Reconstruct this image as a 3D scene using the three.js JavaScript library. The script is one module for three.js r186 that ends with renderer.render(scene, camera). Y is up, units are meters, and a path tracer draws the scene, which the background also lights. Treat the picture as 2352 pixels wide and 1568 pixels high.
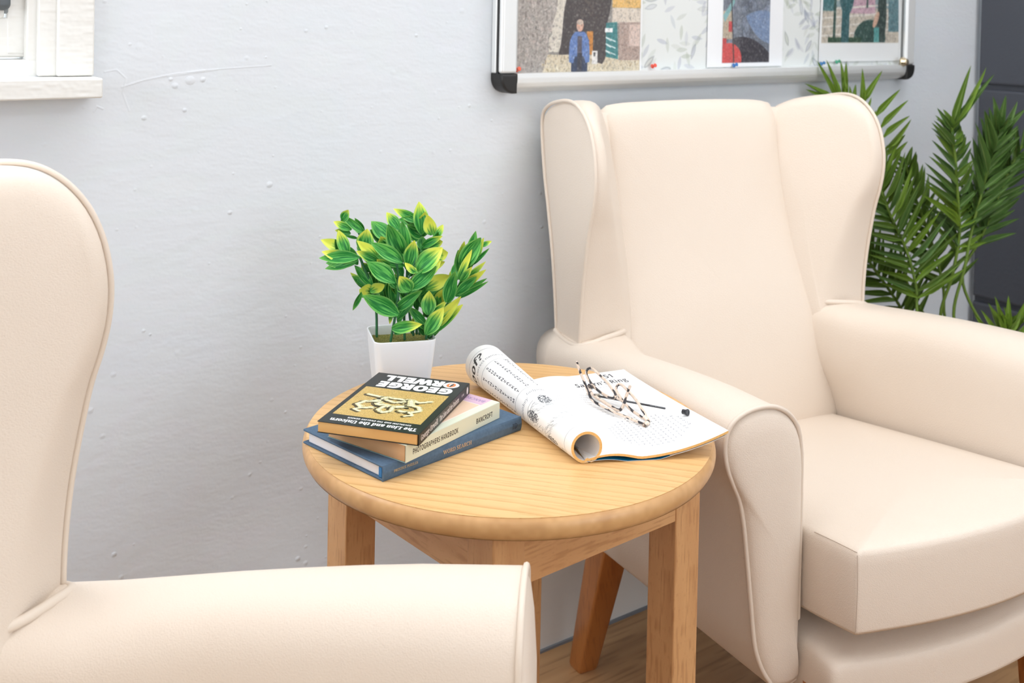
import * as THREE from 'three';
import { RoundedBoxGeometry } from 'three/addons/geometries/RoundedBoxGeometry.js';
import { mergeGeometries, toCreasedNormals } from 'three/addons/utils/BufferGeometryUtils.js';
import { RectAreaLightUniformsLib } from 'three/addons/lights/RectAreaLightUniformsLib.js';

// ------------------------------------------------------------------ camera, sky, light, exposure
const scene = new THREE.Scene();
const FOC = 2547.89, TILT = 0.0183, ROLL = 0.0206, CY = 67.51, YAW = 0.6384;      // pixels of the 2352 x 1568 frame, radians
const EYE = new THREE.Vector3(0, 1.2072, 1.6299);
const toWorld = (X, Y, D) => new THREE.Vector3(X * Math.cos(YAW) + D * Math.sin(YAW), Y, X * Math.sin(YAW) - D * Math.cos(YAW));
const FW = toWorld(0, -Math.sin(TILT), Math.cos(TILT));
const UP0 = toWorld(0, Math.cos(TILT), Math.sin(TILT)), RT0 = toWorld(1, 0, 0);
const RT = RT0.clone().multiplyScalar(Math.cos(ROLL)).addScaledVector(UP0, Math.sin(ROLL));
const UPV = UP0.clone().multiplyScalar(Math.cos(ROLL)).addScaledVector(RT0, -Math.sin(ROLL));
const halfH = 1568 - CY;
const camera = new THREE.PerspectiveCamera(2 * Math.atan(halfH / FOC) * 180 / Math.PI, 2352 / (2 * halfH), 0.05, 60);
camera.position.copy(EYE);
camera.quaternion.setFromRotationMatrix(new THREE.Matrix4().makeBasis(RT, UPV, FW.clone().negate()));
camera.setViewOffset(2352, 2 * halfH, 0, halfH - CY, 2352, 1568);
camera.focus = 1.42; camera.userData.fStop = 6;
camera.updateProjectionMatrix();
scene.add(camera);

const renderer = new THREE.WebGLRenderer({ antialias: true });
renderer.toneMapping = THREE.LinearToneMapping;
renderer.toneMappingExposure = 1.17;
renderer.shadowMap.enabled = true;
RectAreaLightUniformsLib.init();
scene.background = new THREE.Color().setRGB(1.6, 1.75, 1.9);      // an overcast sky outside the windows

const DAY1 = 4.5, DAY = 1.6, DAY2 = 4;      // daylight through the window beside the table, the one behind the camera and the unseen one added in the left wall
function areaLight(w, h, pos, target, color, intensity) {
  const l = new THREE.RectAreaLight(color, intensity, w, h);
  l.position.set(...pos); scene.add(l); l.lookAt(...target); l.castShadow = true;
  return l;
}
const ROOM = { x0: -2.3, x1: 2.762, z1: 4.4, h: 2.55 };
areaLight(1.9, 1.45, [1.6, 1.62, ROOM.z1 - 0.06], [1.6, 1.62, 0], 0xf6f9ff, DAY);
areaLight(0.8, 0.72, [-0.1, 1.57, -0.03], [-0.1, 1.57, 3], 0xf4f8ff, DAY1);
areaLight(1.6, 1.3, [ROOM.x0 + 0.06, 1.55, 0.95], [3, 1.55, 0.95], 0xf4f8ff, DAY2);

// ------------------------------------------------------------------ helpers
const V = (x, y, z) => new THREE.Vector3(x, y, z);
function rng(seed) { let a = seed >>> 0; return () => { a = (a + 0x6D2B79F5) >>> 0; let t = a; t = Math.imul(t ^ (t >>> 15), t | 1); t ^= t + Math.imul(t ^ (t >>> 7), t | 61); return ((t ^ (t >>> 14)) >>> 0) / 4294967296; }; }
const ray = (px, py) => FW.clone().addScaledVector(RT, (px - 1176) / FOC).addScaledVector(UPV, -(py - CY) / FOC);
function onPlane(px, py, p0, n) { const d = ray(px, py); const t = n.dot(p0.clone().sub(EYE)) / n.dot(d); return EYE.clone().addScaledVector(d, t); }
const onY = (px, py, y) => onPlane(px, py, V(0, y, 0), V(0, 1, 0));
const onZ = (px, py, z) => onPlane(px, py, V(0, 0, z), V(0, 0, 1));
const atDepth = (px, py, d) => EYE.clone().addScaledVector(ray(px, py), d);
const lerp = (a, b, t) => a + (b - a) * t;
const smooth = (a, b, x) => { const t = Math.min(1, Math.max(0, (x - a) / (b - a))); return t * t * (3 - 2 * t); };
function table(pts) { return x => { if (x <= pts[0][0]) return pts[0][1]; for (let i = 1; i < pts.length; i++) if (x <= pts[i][0]) return lerp(pts[i - 1][1], pts[i][1], (x - pts[i - 1][0]) / (pts[i][0] - pts[i - 1][0])); return pts[pts.length - 1][1]; }; }
const soft = (f, d) => x => (f(x - d) + 2 * f(x - d / 2) + 3 * f(x) + 2 * f(x + d / 2) + f(x + d)) / 9;
const used = {};
function numbered(n) { if (!(n in used)) { used[n] = 0; return n; } used[n]++; return n + '_' + String(used[n]).padStart(3, '0'); }
function part(name, geo, mat, parent) { const m = new THREE.Mesh(geo, mat); m.name = name; m.castShadow = m.receiveShadow = true; parent.add(m); return m; }
function thing(name, label, category, pos = [0, 0, 0], ry = 0, group) {
  const g = new THREE.Group(); g.name = numbered(name); g.position.set(...pos); g.rotation.y = ry;
  g.userData = { label, category }; if (group) g.userData.group = group; scene.add(g); return g;
}
function struct(name, geo, mat, label, pos) { const m = new THREE.Mesh(geo, mat); m.name = name; m.castShadow = m.receiveShadow = true; m.userData = { kind: 'structure', label, category: name.split('_')[0] }; if (pos) m.position.set(...pos); scene.add(m); return m; }
// uv in metres by the dominant axis of each face
function boxUV(g0, s = 1, rot = 0) {
  const g = g0.index ? g0.toNonIndexed() : g0, p = g.attributes.position, uv = new Float32Array(p.count * 2), a = V(), b = V(), c = V();
  for (let i = 0; i < p.count; i += 3) {
    a.fromBufferAttribute(p, i); b.fromBufferAttribute(p, i + 1); c.fromBufferAttribute(p, i + 2);
    const n = b.clone().sub(a).cross(c.clone().sub(a)); const ax = Math.abs(n.x), ay = Math.abs(n.y), az = Math.abs(n.z);
    [a, b, c].forEach((q, k) => {
      let u, v; if (ay >= ax && ay >= az) { u = q.x; v = q.z; } else if (ax >= az) { u = q.z; v = q.y; } else { u = q.x; v = q.y; }
      uv[(i + k) * 2] = (u * Math.cos(rot) + v * Math.sin(rot)) * s; uv[(i + k) * 2 + 1] = (-u * Math.sin(rot) + v * Math.cos(rot)) * s;
    });
  }
  g.setAttribute('uv', new THREE.BufferAttribute(uv, 2)); return g;
}
const shiftUV = (g, d) => { const u = g.attributes.uv; for (let i = 0; i < u.count; i++) u.setXY(i, u.getX(i) + d, u.getY(i) + d); return g; };
const box = (w, h, d, x = 0, y = 0, z = 0) => boxUV(new THREE.BoxGeometry(w, h, d).translate(x, y, z));
const rbox = (w, h, d, r, x = 0, y = 0, z = 0, seg = 2) => boxUV(new RoundedBoxGeometry(w, h, d, seg, r).translate(x, y, z));
function gridGeo(rows, uvf, closed = false) {     // rows: arrays of Vector3 of one length
  const n = rows[0].length, pos = [], uv = [], idx = [];
  rows.forEach((r, i) => r.forEach((p, j) => { pos.push(p.x, p.y, p.z); const q = uvf ? uvf(i, j, p) : [p.x + p.z, p.y + p.z * 0.5]; uv.push(q[0], q[1]); }));
  const m = closed ? n : n - 1;
  for (let i = 0; i < rows.length - 1; i++) for (let j = 0; j < m; j++) { const a = i * n + j, b = i * n + (j + 1) % n, c = a + n, d = b + n; idx.push(a, b, d, a, d, c); }
  const g = new THREE.BufferGeometry(); g.setAttribute('position', new THREE.Float32BufferAttribute(pos, 3)); g.setAttribute('uv', new THREE.Float32BufferAttribute(uv, 2)); g.setIndex(idx); g.computeVertexNormals(); return g;
}
function flip(g) { const ix = g.index.array; for (let i = 0; i < ix.length; i += 3) { const t = ix[i]; ix[i] = ix[i + 1]; ix[i + 1] = t; } g.computeVertexNormals(); return g; }
function resample(pts, n, closed = true) {
  const c = new THREE.CatmullRomCurve3(pts.map(p => V(p[0], p[1], 0)), closed, 'centripetal'); c.arcLengthDivisions = 800;
  return c.getSpacedPoints(n).slice(0, closed ? n : n + 1).map(p => [p.x, p.y]);
}
function pillow(outline, rings, map, inward) {     // closed outline scaled ring by ring towards its middle: {k, t}
  let cx = 0, cy = 0; outline.forEach(p => { cx += p[0]; cy += p[1]; }); cx /= outline.length; cy /= outline.length;
  const ab = []; const rows = rings.map(r => outline.map(p => { const a = cx + (p[0] - cx) * r.k, b = cy + (p[1] - cy) * r.k; ab.push([a + r.t * 0.05, b]); return map(a, b, r.t, r.k); }));
  const n = outline.length; const g = gridGeo(rows, (i, j) => ab[i * n + j], true); return boxUV(inward ? flip(g) : g);
}
const tubeGeo = (pts, r, seg = 60, rad = 8, closed = false, type = 'centripetal') => new THREE.TubeGeometry(new THREE.CatmullRomCurve3(pts, closed, type), seg, r, rad, closed);
function fixTubeCaps(pts, r) { return [pts[0], pts[pts.length - 1]].map(p => new THREE.SphereGeometry(r, 8, 6).translate(p.x, p.y, p.z)); }
const cable = (pts, r, seg, rad) => mergeGeometries([tubeGeo(pts, r, seg, rad), ...fixTubeCaps(pts, r)]);

// ------------------------------------------------------------------ noise and textures
const perm = (() => { const r = rng(7), p = [...Array(256).keys()]; for (let i = 255; i > 0; i--) { const j = Math.floor(r() * (i + 1)); [p[i], p[j]] = [p[j], p[i]]; } return [...p, ...p]; })();
function vnoise(x, y, wx = 256, wy = 256) {      // value noise that repeats after wx, wy cells
  const xi = Math.floor(x), yi = Math.floor(y), fx = x - xi, fy = y - yi, u = fx * fx * (3 - 2 * fx), v = fy * fy * (3 - 2 * fy);
  const h = (a, b) => perm[(perm[((a % wx) + wx) % wx & 255] + (((b % wy) + wy) % wy)) & 255] / 255;
  return lerp(lerp(h(xi, yi), h(xi + 1, yi), u), lerp(h(xi, yi + 1), h(xi + 1, yi + 1), u), v);
}
function dataTex(w, h, f, srgb, repX = 1, repY = 1) {
  const d = new Uint8Array(w * h * 4);
  for (let y = 0; y < h; y++) for (let x = 0; x < w; x++) { const c = f(x / w, y / h, x, y), i = (y * w + x) * 4; if (Array.isArray(c)) { d[i] = c[0]; d[i + 1] = c[1]; d[i + 2] = c[2]; } else d[i] = d[i + 1] = d[i + 2] = Math.max(0, Math.min(255, c * 255)); d[i + 3] = 255; }
  const t = new THREE.DataTexture(d, w, h); t.wrapS = t.wrapT = THREE.RepeatWrapping; t.magFilter = THREE.LinearFilter; t.minFilter = THREE.LinearMipmapLinearFilter; t.generateMipmaps = true;
  if (srgb) t.colorSpace = THREE.SRGBColorSpace; t.repeat.set(repX, repY); t.needsUpdate = true; return t;
}
function canvasTex(w, h, draw, srgb = true) {
  const c = document.createElement('canvas'); c.width = w; c.height = h; draw(c.getContext('2d'), w, h);
  const t = new THREE.CanvasTexture(c); if (srgb) t.colorSpace = THREE.SRGBColorSpace; t.anisotropy = 8; return t;
}
const mix3 = (a, b, t) => [lerp(a[0], b[0], t), lerp(a[1], b[1], t), lerp(a[2], b[2], t)];
const std = o => new THREE.MeshStandardMaterial(o);
const phys = o => new THREE.MeshPhysicalMaterial(o);

// painted plaster: brush marks, pimples and old filler ridges as relief only
const X2P = x => (x - 0.2) / 2.6 * 2048, Y2P = y => 1024 - y / 1.3 * 1024;
const plasterBump = canvasTex(2048, 1024, (g, w, h) => {
  const im = g.createImageData(w, h);
  for (let y = 0; y < h; y++) for (let x = 0; x < w; x++) {
    const n = 0.5 * vnoise(x / 90, y / 60) + 0.28 * vnoise(x / 22 + 40, y / 9 + 9) + 0.16 * vnoise(x / 7 + 3, y / 3 + 70) + 0.06 * vnoise(x / 2.2, y / 2.2);
    const v = 60 + n * 95, i = (y * w + x) * 4; im.data[i] = im.data[i + 1] = im.data[i + 2] = v; im.data[i + 3] = 255;
  }
  g.putImageData(im, 0, 0);
  const bump = (x, y, s, a) => { for (let k = 4; k > 0; k--) { g.fillStyle = `rgba(255,255,255,${a * 0.34})`; g.beginPath(); g.ellipse(x, y, s * 1.15 * k / 4, s * k / 4, 0, 0, 7); g.fill(); } };
  const r = rng(31);
  for (let i = 0; i < 520; i++) { const x = r() * w, y = r() * h, s = 0.9 + r() * r() * 2.6; bump(x, y, s * 1.3, 0.12 + r() * 0.4); }
  const line = (pts, lw, a) => { g.strokeStyle = `rgba(255,255,255,${a})`; g.lineWidth = lw; g.lineCap = 'round'; g.beginPath(); pts.forEach((q, i) => { const p = onZ(q[0], q[1], 0); i ? g.lineTo(X2P(p.x), Y2P(p.y)) : g.moveTo(X2P(p.x), Y2P(p.y)); }); g.stroke(); };
  line([[280, 200], [330, 184], [400, 170], [470, 162]], 2.0, 0.24); line([[430, 166], [470, 161], [540, 156], [623, 150]], 1.3, 0.24);
  line([[385, 176], [440, 168], [500, 160]], 1.3, 0.2);
  line([[240, 165], [268, 160], [290, 180], [282, 214], [297, 254]], 1.6, 0.2);
  line([[236, 250], [222, 244], [216, 256]], 1.8, 0.3);
  for (const [x, y, s] of [[437, 185, 4.5], [402, 197, 3], [466, 183, 2.6], [331, 271, 2.4], [424, 253, 2.2], [619, 424, 3.2], [392, 182, 2], [528, 488, 2.2], [262, 1273, 2.4], [684, 1283, 2.6]]) { const p = onZ(x, y, 0); bump(X2P(p.x), Y2P(p.y), s * 1.1, 0.9); }
}, false);
plasterBump.wrapS = plasterBump.wrapT = THREE.MirroredRepeatWrapping;
const wallTone = dataTex(256, 256, (u, v) => { const n = 0.6 * vnoise(u * 6, v * 6, 6, 6) + 0.4 * vnoise(u * 21, v * 21, 21, 21); return mix3([215, 221, 227], [222, 227, 231], n).map(Math.round); }, true);
const M = {};
M.wall = std({ map: wallTone, roughness: 0.62, bumpMap: plasterBump, bumpScale: 0.0028 });
M.plainWall = std({ map: wallTone, roughness: 0.7 });
M.ceiling = std({ color: 0xf8f8f6, roughness: 0.9 });
M.whiteGloss = std({ color: 0xe7e6e1, roughness: 0.35, bumpMap: dataTex(256, 256, (u, v) => 0.6 * vnoise(u * 8, v * 40, 8, 40) + 0.4 * vnoise(u * 30, v * 30, 30, 30), false, 6, 6), bumpScale: 0.0006 });
M.skirt = std({ color: 0xe6e6e2, roughness: 0.5 });
M.seal = std({ color: 0x7d8288, roughness: 0.5 });

function woodTex(w, h, base, dark, light, rings, seed) {
  return dataTex(w, h, (u, v) => {
    const warp = 0.9 * vnoise(u * 2 + seed, v * 7, 64, 7) + 0.35 * vnoise(u * 5 + seed, v * 19, 64, 19);
    const s = v * rings + warp * 2.2; const f = s - Math.floor(s); const ring = Math.pow(f, 5) * (0.35 + 0.65 * vnoise(u * 3 + 11, Math.floor(s) * 3.7));
    const pore = vnoise(u * 14 + seed * 3, v * 230, 256, 230), pore2 = vnoise(u * 40, v * 250 + 13, 256, 250), big = vnoise(u * 2 + 5, v * 5, 64, 5);
    let c = mix3(base, light, big); c = mix3(c, dark, Math.min(1, ring * 0.85 + Math.max(0, pore - 0.66) * 0.9 + Math.max(0, pore2 - 0.75) * 0.5)); return c.map(Math.round);
  }, true);
}
M.tabletop = phys({ map: woodTex(1024, 1024, [226, 178, 116], [196, 142, 80], [236, 194, 136], 36, 3), roughness: 0.42, clearcoat: 0.25, clearcoatRoughness: 0.35 });
M.rim = phys({ map: dataTex(256, 128, (u, v) => mix3([196, 148, 94], [222, 176, 120], 0.55 * vnoise(u * 14, v * 6, 14, 6) + 0.45 * vnoise(u * 44, v * 24, 44, 24)).map(Math.round), true), roughness: 0.4, clearcoat: 0.3, clearcoatRoughness: 0.3 });
const beech = (a, b, c, seed) => dataTex(512, 512, (u, v) => { const n = vnoise(u * 26 + seed, v * 3, 26, 3), fleck = vnoise(u * 120, v * 14 + seed, 120, 14), g = vnoise(u * 250, v * 60, 250, 60); let q = mix3(a, b, n); q = mix3(q, c, Math.max(0, fleck - 0.6) * 1.1 + Math.max(0, g - 0.72) * 0.7); return q.map(Math.round); }, true, 3, 3);
const beechMap = beech([203, 152, 102], [216, 168, 116], [160, 108, 62], 4); const beechAcross = beechMap.clone(); beechAcross.rotation = Math.PI / 2; beechAcross.needsUpdate = true;
M.beech = phys({ map: beechMap, roughness: 0.42, clearcoat: 0.2, clearcoatRoughness: 0.4 });
M.beechAcross = phys({ map: beechAcross, roughness: 0.42, clearcoat: 0.2, clearcoatRoughness: 0.4 });
M.stain = phys({ map: beech([176, 108, 50], [190, 120, 60], [140, 80, 32], 9), roughness: 0.35, clearcoat: 0.4, clearcoatRoughness: 0.3 });
M.floor = std({ map: dataTex(1024, 1024, (u, v) => { const g = vnoise(u * 6, v * 90, 6, 90), k = vnoise(u * 18 + 4, v * 220, 18, 220), b = vnoise(u * 3, v * 7, 3, 7); let c = mix3([158, 120, 82], [196, 156, 112], 0.5 * g + 0.5 * b); c = mix3(c, [118, 84, 52], Math.max(0, k - 0.6) * 1.2); return c.map(Math.round); }, true, 0.8, 0.8), roughness: 0.42 });
const leatherBump = dataTex(512, 512, (u, v) => { const a = vnoise(u * 90, v * 90, 90, 90), b = vnoise(u * 190 + 7, v * 190, 190, 190); return 0.5 * Math.abs(a * 2 - 1) + 0.35 * b + 0.15 * vnoise(u * 9, v * 9, 9, 9); }, false, 9, 9);
M.leather = phys({ color: new THREE.Color().setRGB(0.80, 0.695, 0.59), roughness: 0.46, bumpMap: leatherBump, bumpScale: 0.00035, specularIntensity: 0.6 });
M.piping = phys({ color: new THREE.Color().setRGB(0.78, 0.675, 0.57), roughness: 0.42, specularIntensity: 0.6 });
M.thread = std({ color: new THREE.Color().setRGB(0.58, 0.47, 0.38), roughness: 0.8 });

// ------------------------------------------------------------------ room shell
{
  const { x0, x1, z1, h } = ROOM, t = 0.2;
  const wx0 = -0.62, wx1 = 0.425, wy0 = 1.1, wy1 = 2.05;                  // opening of the window beside the armchair
  const wallUV = g => { const p = g.attributes.position, uv = g.attributes.uv; for (let i = 0; i < p.count; i++) uv.setXY(i, (p.getX(i) - 0.2) / 2.6, p.getY(i) / 1.3); return g; };
  const pieces = [box(wx0 - x0 + t, h, t, (x0 - t + wx0) / 2, h / 2, -t / 2), box(x1 + t - wx1, h, t, (x1 + t + wx1) / 2, h / 2, -t / 2), box(wx1 - wx0, wy0, t, (wx0 + wx1) / 2, wy0 / 2, -t / 2), box(wx1 - wx0, h - wy1, t, (wx0 + wx1) / 2, (h + wy1) / 2, -t / 2)];
  struct('wall_back', wallUV(mergeGeometries(pieces)), M.wall, 'pale blue grey painted plaster wall behind the table');
  struct('wall_right', box(t, h, z1, x1 + t / 2, h / 2, z1 / 2), M.plainWall, 'side wall holding the charcoal door');
  struct('wall_left', mergeGeometries([box(t, 0.9, z1, x0 - t / 2, 0.45, z1 / 2), box(t, h - 2.2, z1, x0 - t / 2, (h + 2.2) / 2, z1 / 2), box(t, 1.3, 0.15, x0 - t / 2, 1.55, 0.075), box(t, 1.3, z1 - 1.75, x0 - t / 2, 1.55, (z1 + 1.75) / 2)]), M.plainWall, 'plain wall at the far side of the room');
  const f = (a, b, c, d) => box(b - a, d - c, t, (a + b) / 2, (c + d) / 2, z1 + t / 2);
  const B = [0.6, 2.6], y0 = 0.9, y1 = 2.35;
  struct('wall_front', mergeGeometries([f(x0 - t, x1 + t, 0, y0), f(x0 - t, x1 + t, y1, h), f(x0 - t, B[0], y0, y1), f(B[1], x1 + t, y0, y1)]), M.plainWall, 'window wall facing the armchairs');
  struct('floor', box(x1 - x0 + 2 * t, 0.1, z1 + 2 * t, (x0 + x1) / 2, -0.05, z1 / 2), M.floor, 'brown wood effect floor under the armchair');
  struct('ceiling', box(x1 - x0 + 2 * t, 0.1, z1 + 2 * t, (x0 + x1) / 2, h + 0.05, z1 / 2), M.ceiling, 'plain white ceiling');
  // skirting board with its grey seal against the floor
  const sk = new THREE.Shape([[0, 0], [0.018, 0], [0.018, 0.196], [0.014, 0.204], [0.012, 0.212], [0.006, 0.219], [0, 0.22]].map(p => new THREE.Vector2(...p)));
  const sg = new THREE.ExtrudeGeometry(sk, { depth: x1 - x0 - 0.02, bevelEnabled: false }); sg.rotateY(-Math.PI / 2); sg.rotateY(Math.PI);   // profile x -> z
  sg.computeBoundingBox(); const bb = sg.boundingBox; sg.translate(x0 + 0.01 - bb.min.x, 0, -bb.min.z);
  const pz = sg.attributes.position; let near0 = 0, n0 = 0; for (let i = 0; i < pz.count; i++) if (pz.getY(i) > 0.215) { near0 += pz.getZ(i); n0++; }
  if (near0 / n0 > 0.009) { for (let i = 0; i < pz.count; i++) pz.setZ(i, 0.018 - pz.getZ(i)); const ix = sg.index; sg.computeVertexNormals(); }
  struct('baseboard_back', sg, M.skirt, 'tall off white skirting board along the grey wall');
  struct('trim_1', box(x1 - x0 - 0.04, 0.005, 0.005, (x0 + x1) / 2, 0.0025, 0.0205), M.seal, 'grey sealant line between skirting board and floor');

  // front windows (behind the camera) that light the room
  let n = 2;
  for (const [a, b] of [B]) {
    const g = new THREE.Group(); g.name = 'window_' + n++; g.userData = { kind: 'structure', label: 'white framed window facing the armchairs', category: 'window' }; scene.add(g);
    const c = (a + b) / 2, w = b - a, zc = z1 + 0.12;
    part('window_frame', mergeGeometries([box(w, 0.06, 0.06, c, y0 + 0.03, zc), box(w, 0.06, 0.06, c, y1 - 0.03, zc), box(0.06, y1 - y0, 0.06, a + 0.03, (y0 + y1) / 2, zc), box(0.06, y1 - y0, 0.06, b - 0.03, (y0 + y1) / 2, zc), box(0.05, y1 - y0, 0.05, c, (y0 + y1) / 2, zc)]), M.whiteGloss, g);
    part('pane', box(w - 0.1, y1 - y0 - 0.1, 0.004, c, (y0 + y1) / 2, zc), phys({ transmission: 1, roughness: 0, thickness: 0 }), g);
  }
  { const g = new THREE.Group(); g.name = 'window_3'; g.userData = { kind: 'structure', label: 'added white framed window in the wall across from the door', category: 'window' }; scene.add(g); const xc = x0 - 0.12;  // unseen window, added to brighten the left-facing sides and the lower wall
    part('window_frame', mergeGeometries([box(0.06, 0.06, 1.6, xc, 0.93, 0.95), box(0.06, 0.06, 1.6, xc, 2.17, 0.95), box(0.06, 1.18, 0.06, xc, 1.55, 0.18), box(0.06, 1.18, 0.06, xc, 1.55, 1.72)]), M.whiteGloss, g);
    part('pane', box(0.004, 1.18, 1.48, xc, 1.55, 0.95), phys({ transmission: 1, roughness: 0, thickness: 0 }), g); }
  // the window beside the table: stepped frame, sash with bead, sill board
  const win = new THREE.Group(); win.name = 'window_1'; win.userData = { kind: 'structure', label: 'white painted sash window with a projecting sill', category: 'window' }; scene.add(win);
  const frame = (rx, by, d0, d1, w) => mergeGeometries([rbox(w, wy1 - by, d1 - d0, 0.003, rx - w / 2, (wy1 + by) / 2, (d0 + d1) / 2), rbox(w, wy1 - by, d1 - d0, 0.003, wx0 - (rx - wx1) + w / 2, (wy1 + by) / 2, (d0 + d1) / 2)]);
  part('architrave', frame(0.463, 1.1, -0.02, 0.012, 0.05), M.whiteGloss, win);
  part('frame_step', frame(0.439, 1.1, -0.06, 0.004, 0.05), M.whiteGloss, win);
  part('frame_step', frame(0.416, 1.1, -0.08, -0.006, 0.04), M.whiteGloss, win);
  part('frame_stop', frame(0.404, 1.1, -0.09, -0.014, 0.012), M.whiteGloss, win);
  part('bottom_rail', rbox(wx1 - wx0, 0.03, 0.09, 0.004, (wx0 + wx1) / 2, 1.108, -0.05), M.whiteGloss, win);
  const sash = part('sash', mergeGeometries([rbox(wx1 - wx0 - 0.05, 0.055, 0.028, 0.003, (wx0 + wx1) / 2, 1.1535, -0.035), rbox(0.045, 0.86, 0.03, 0.003, 0.376, 1.56, -0.035), rbox(0.045, 0.86, 0.03, 0.003, wx0 + 0.045, 1.56, -0.035), rbox(wx1 - wx0 - 0.05, 0.05, 0.03, 0.003, (wx0 + wx1) / 2, 1.97, -0.035)]), M.whiteGloss, win);
  part('glazing_bead', rbox(wx1 - wx0 - 0.14, 0.014, 0.012, 0.004, (wx0 + wx1) / 2 - 0.005, 1.187, -0.024), M.whiteGloss, sash);
  part('pane', box(wx1 - wx0 - 0.12, 0.78, 0.004, (wx0 + wx1) / 2, 1.56, -0.045), phys({ transmission: 1, roughness: 0.35, thickness: 0 }), sash);
  const lk = part('window_lock', rbox(0.045, 0.05, 0.022, 0.009, 0.333, 1.216, -0.012, 4), std({ color: 0x565c60, roughness: 0.5 }), sash);
  part('lock_plate', rbox(0.05, 0.056, 0.006, 0.0028, 0.337, 1.2145, -0.0235, 3), std({ color: 0x8b9092, roughness: 0.5 }), lk);
  part('sill', rbox(wx1 - wx0 + 0.1, 0.028, 0.075, 0.003, (0.463 + wx0 - 0.06) / 2, 1.0855, 0.0145), M.whiteGloss, win);
}
// unseen ceiling panels, added to spread soft light from above
for (const [x, z, where, power] of [[2.0, 0.9, 'over the armchair by the palm', 3.1], [0.6, 0.45, 'over the round table', 2.3], [1.8, 2.9, 'beside the window wall', 3.2], [-0.9, 2.9, 'by the plain wall away from the door', 2.2]]) {
  const t = thing('added_ceiling_light', 'added long flat ceiling light panel ' + where, 'ceiling light', [x, ROOM.h, z], 0, 'added ceiling light panels'), a = 1.2, b = 0.6;
  part('lamp_frame', mergeGeometries([box(a + 0.04, 0.03, 0.02, 0, -0.016, b / 2 + 0.01), box(a + 0.04, 0.03, 0.02, 0, -0.016, -b / 2 - 0.01), box(0.02, 0.03, b, a / 2 + 0.01, -0.016, 0), box(0.02, 0.03, b, -a / 2 - 0.01, -0.016, 0)]), std({ color: 0xf5f5f5, roughness: 0.5 }), t);
  part('lamp_diffuser', box(a, 0.008, b, 0, -0.012, 0), std({ color: 0xffffff, emissive: 0xfafcff, emissiveIntensity: 2.0, roughness: 0.8 }), t);
  areaLight(a, b, [x, ROOM.h - 0.036, z], [x, 0, z + 1e-4], 0xfafcff, power);
}

// ------------------------------------------------------------------ charcoal door on the side wall
{
  const d = new THREE.Group(); d.name = 'door_1'; d.userData = { kind: 'structure', label: 'charcoal panelled door behind the palm', category: 'door' }; scene.add(d);
  const charcoalDoorPaint = std({ color: 0x474a52, roughness: 0.45, bumpMap: dataTex(128, 128, (u, v) => vnoise(u * 40, v * 40, 40, 40), false, 4, 4), bumpScale: 0.0003 });
  part('door_leaf', box(0.014, 2.05, 0.86, 2.755, 1.025, 0.444), charcoalDoorPaint, d);
  let y = 0.012; const hs = [0.462, 0.562, 0.5, 0.44];
  for (const hh of hs) {
    const s = new THREE.Shape([[0, 0], [0.86, 0], [0.86, hh - 0.014], [0, hh - 0.014]].map(p => new THREE.Vector2(...p)));
    const g = new THREE.ExtrudeGeometry(s, { depth: 0.006, bevelEnabled: true, bevelThickness: 0.006, bevelSize: 0.006, bevelOffset: -0.006, bevelSegments: 2 });
    g.rotateY(-Math.PI / 2); part('door_panel', boxUV(g.translate(2.748, y, 0.014)), charcoalDoorPaint, d); y += hh;
  }
}

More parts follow.
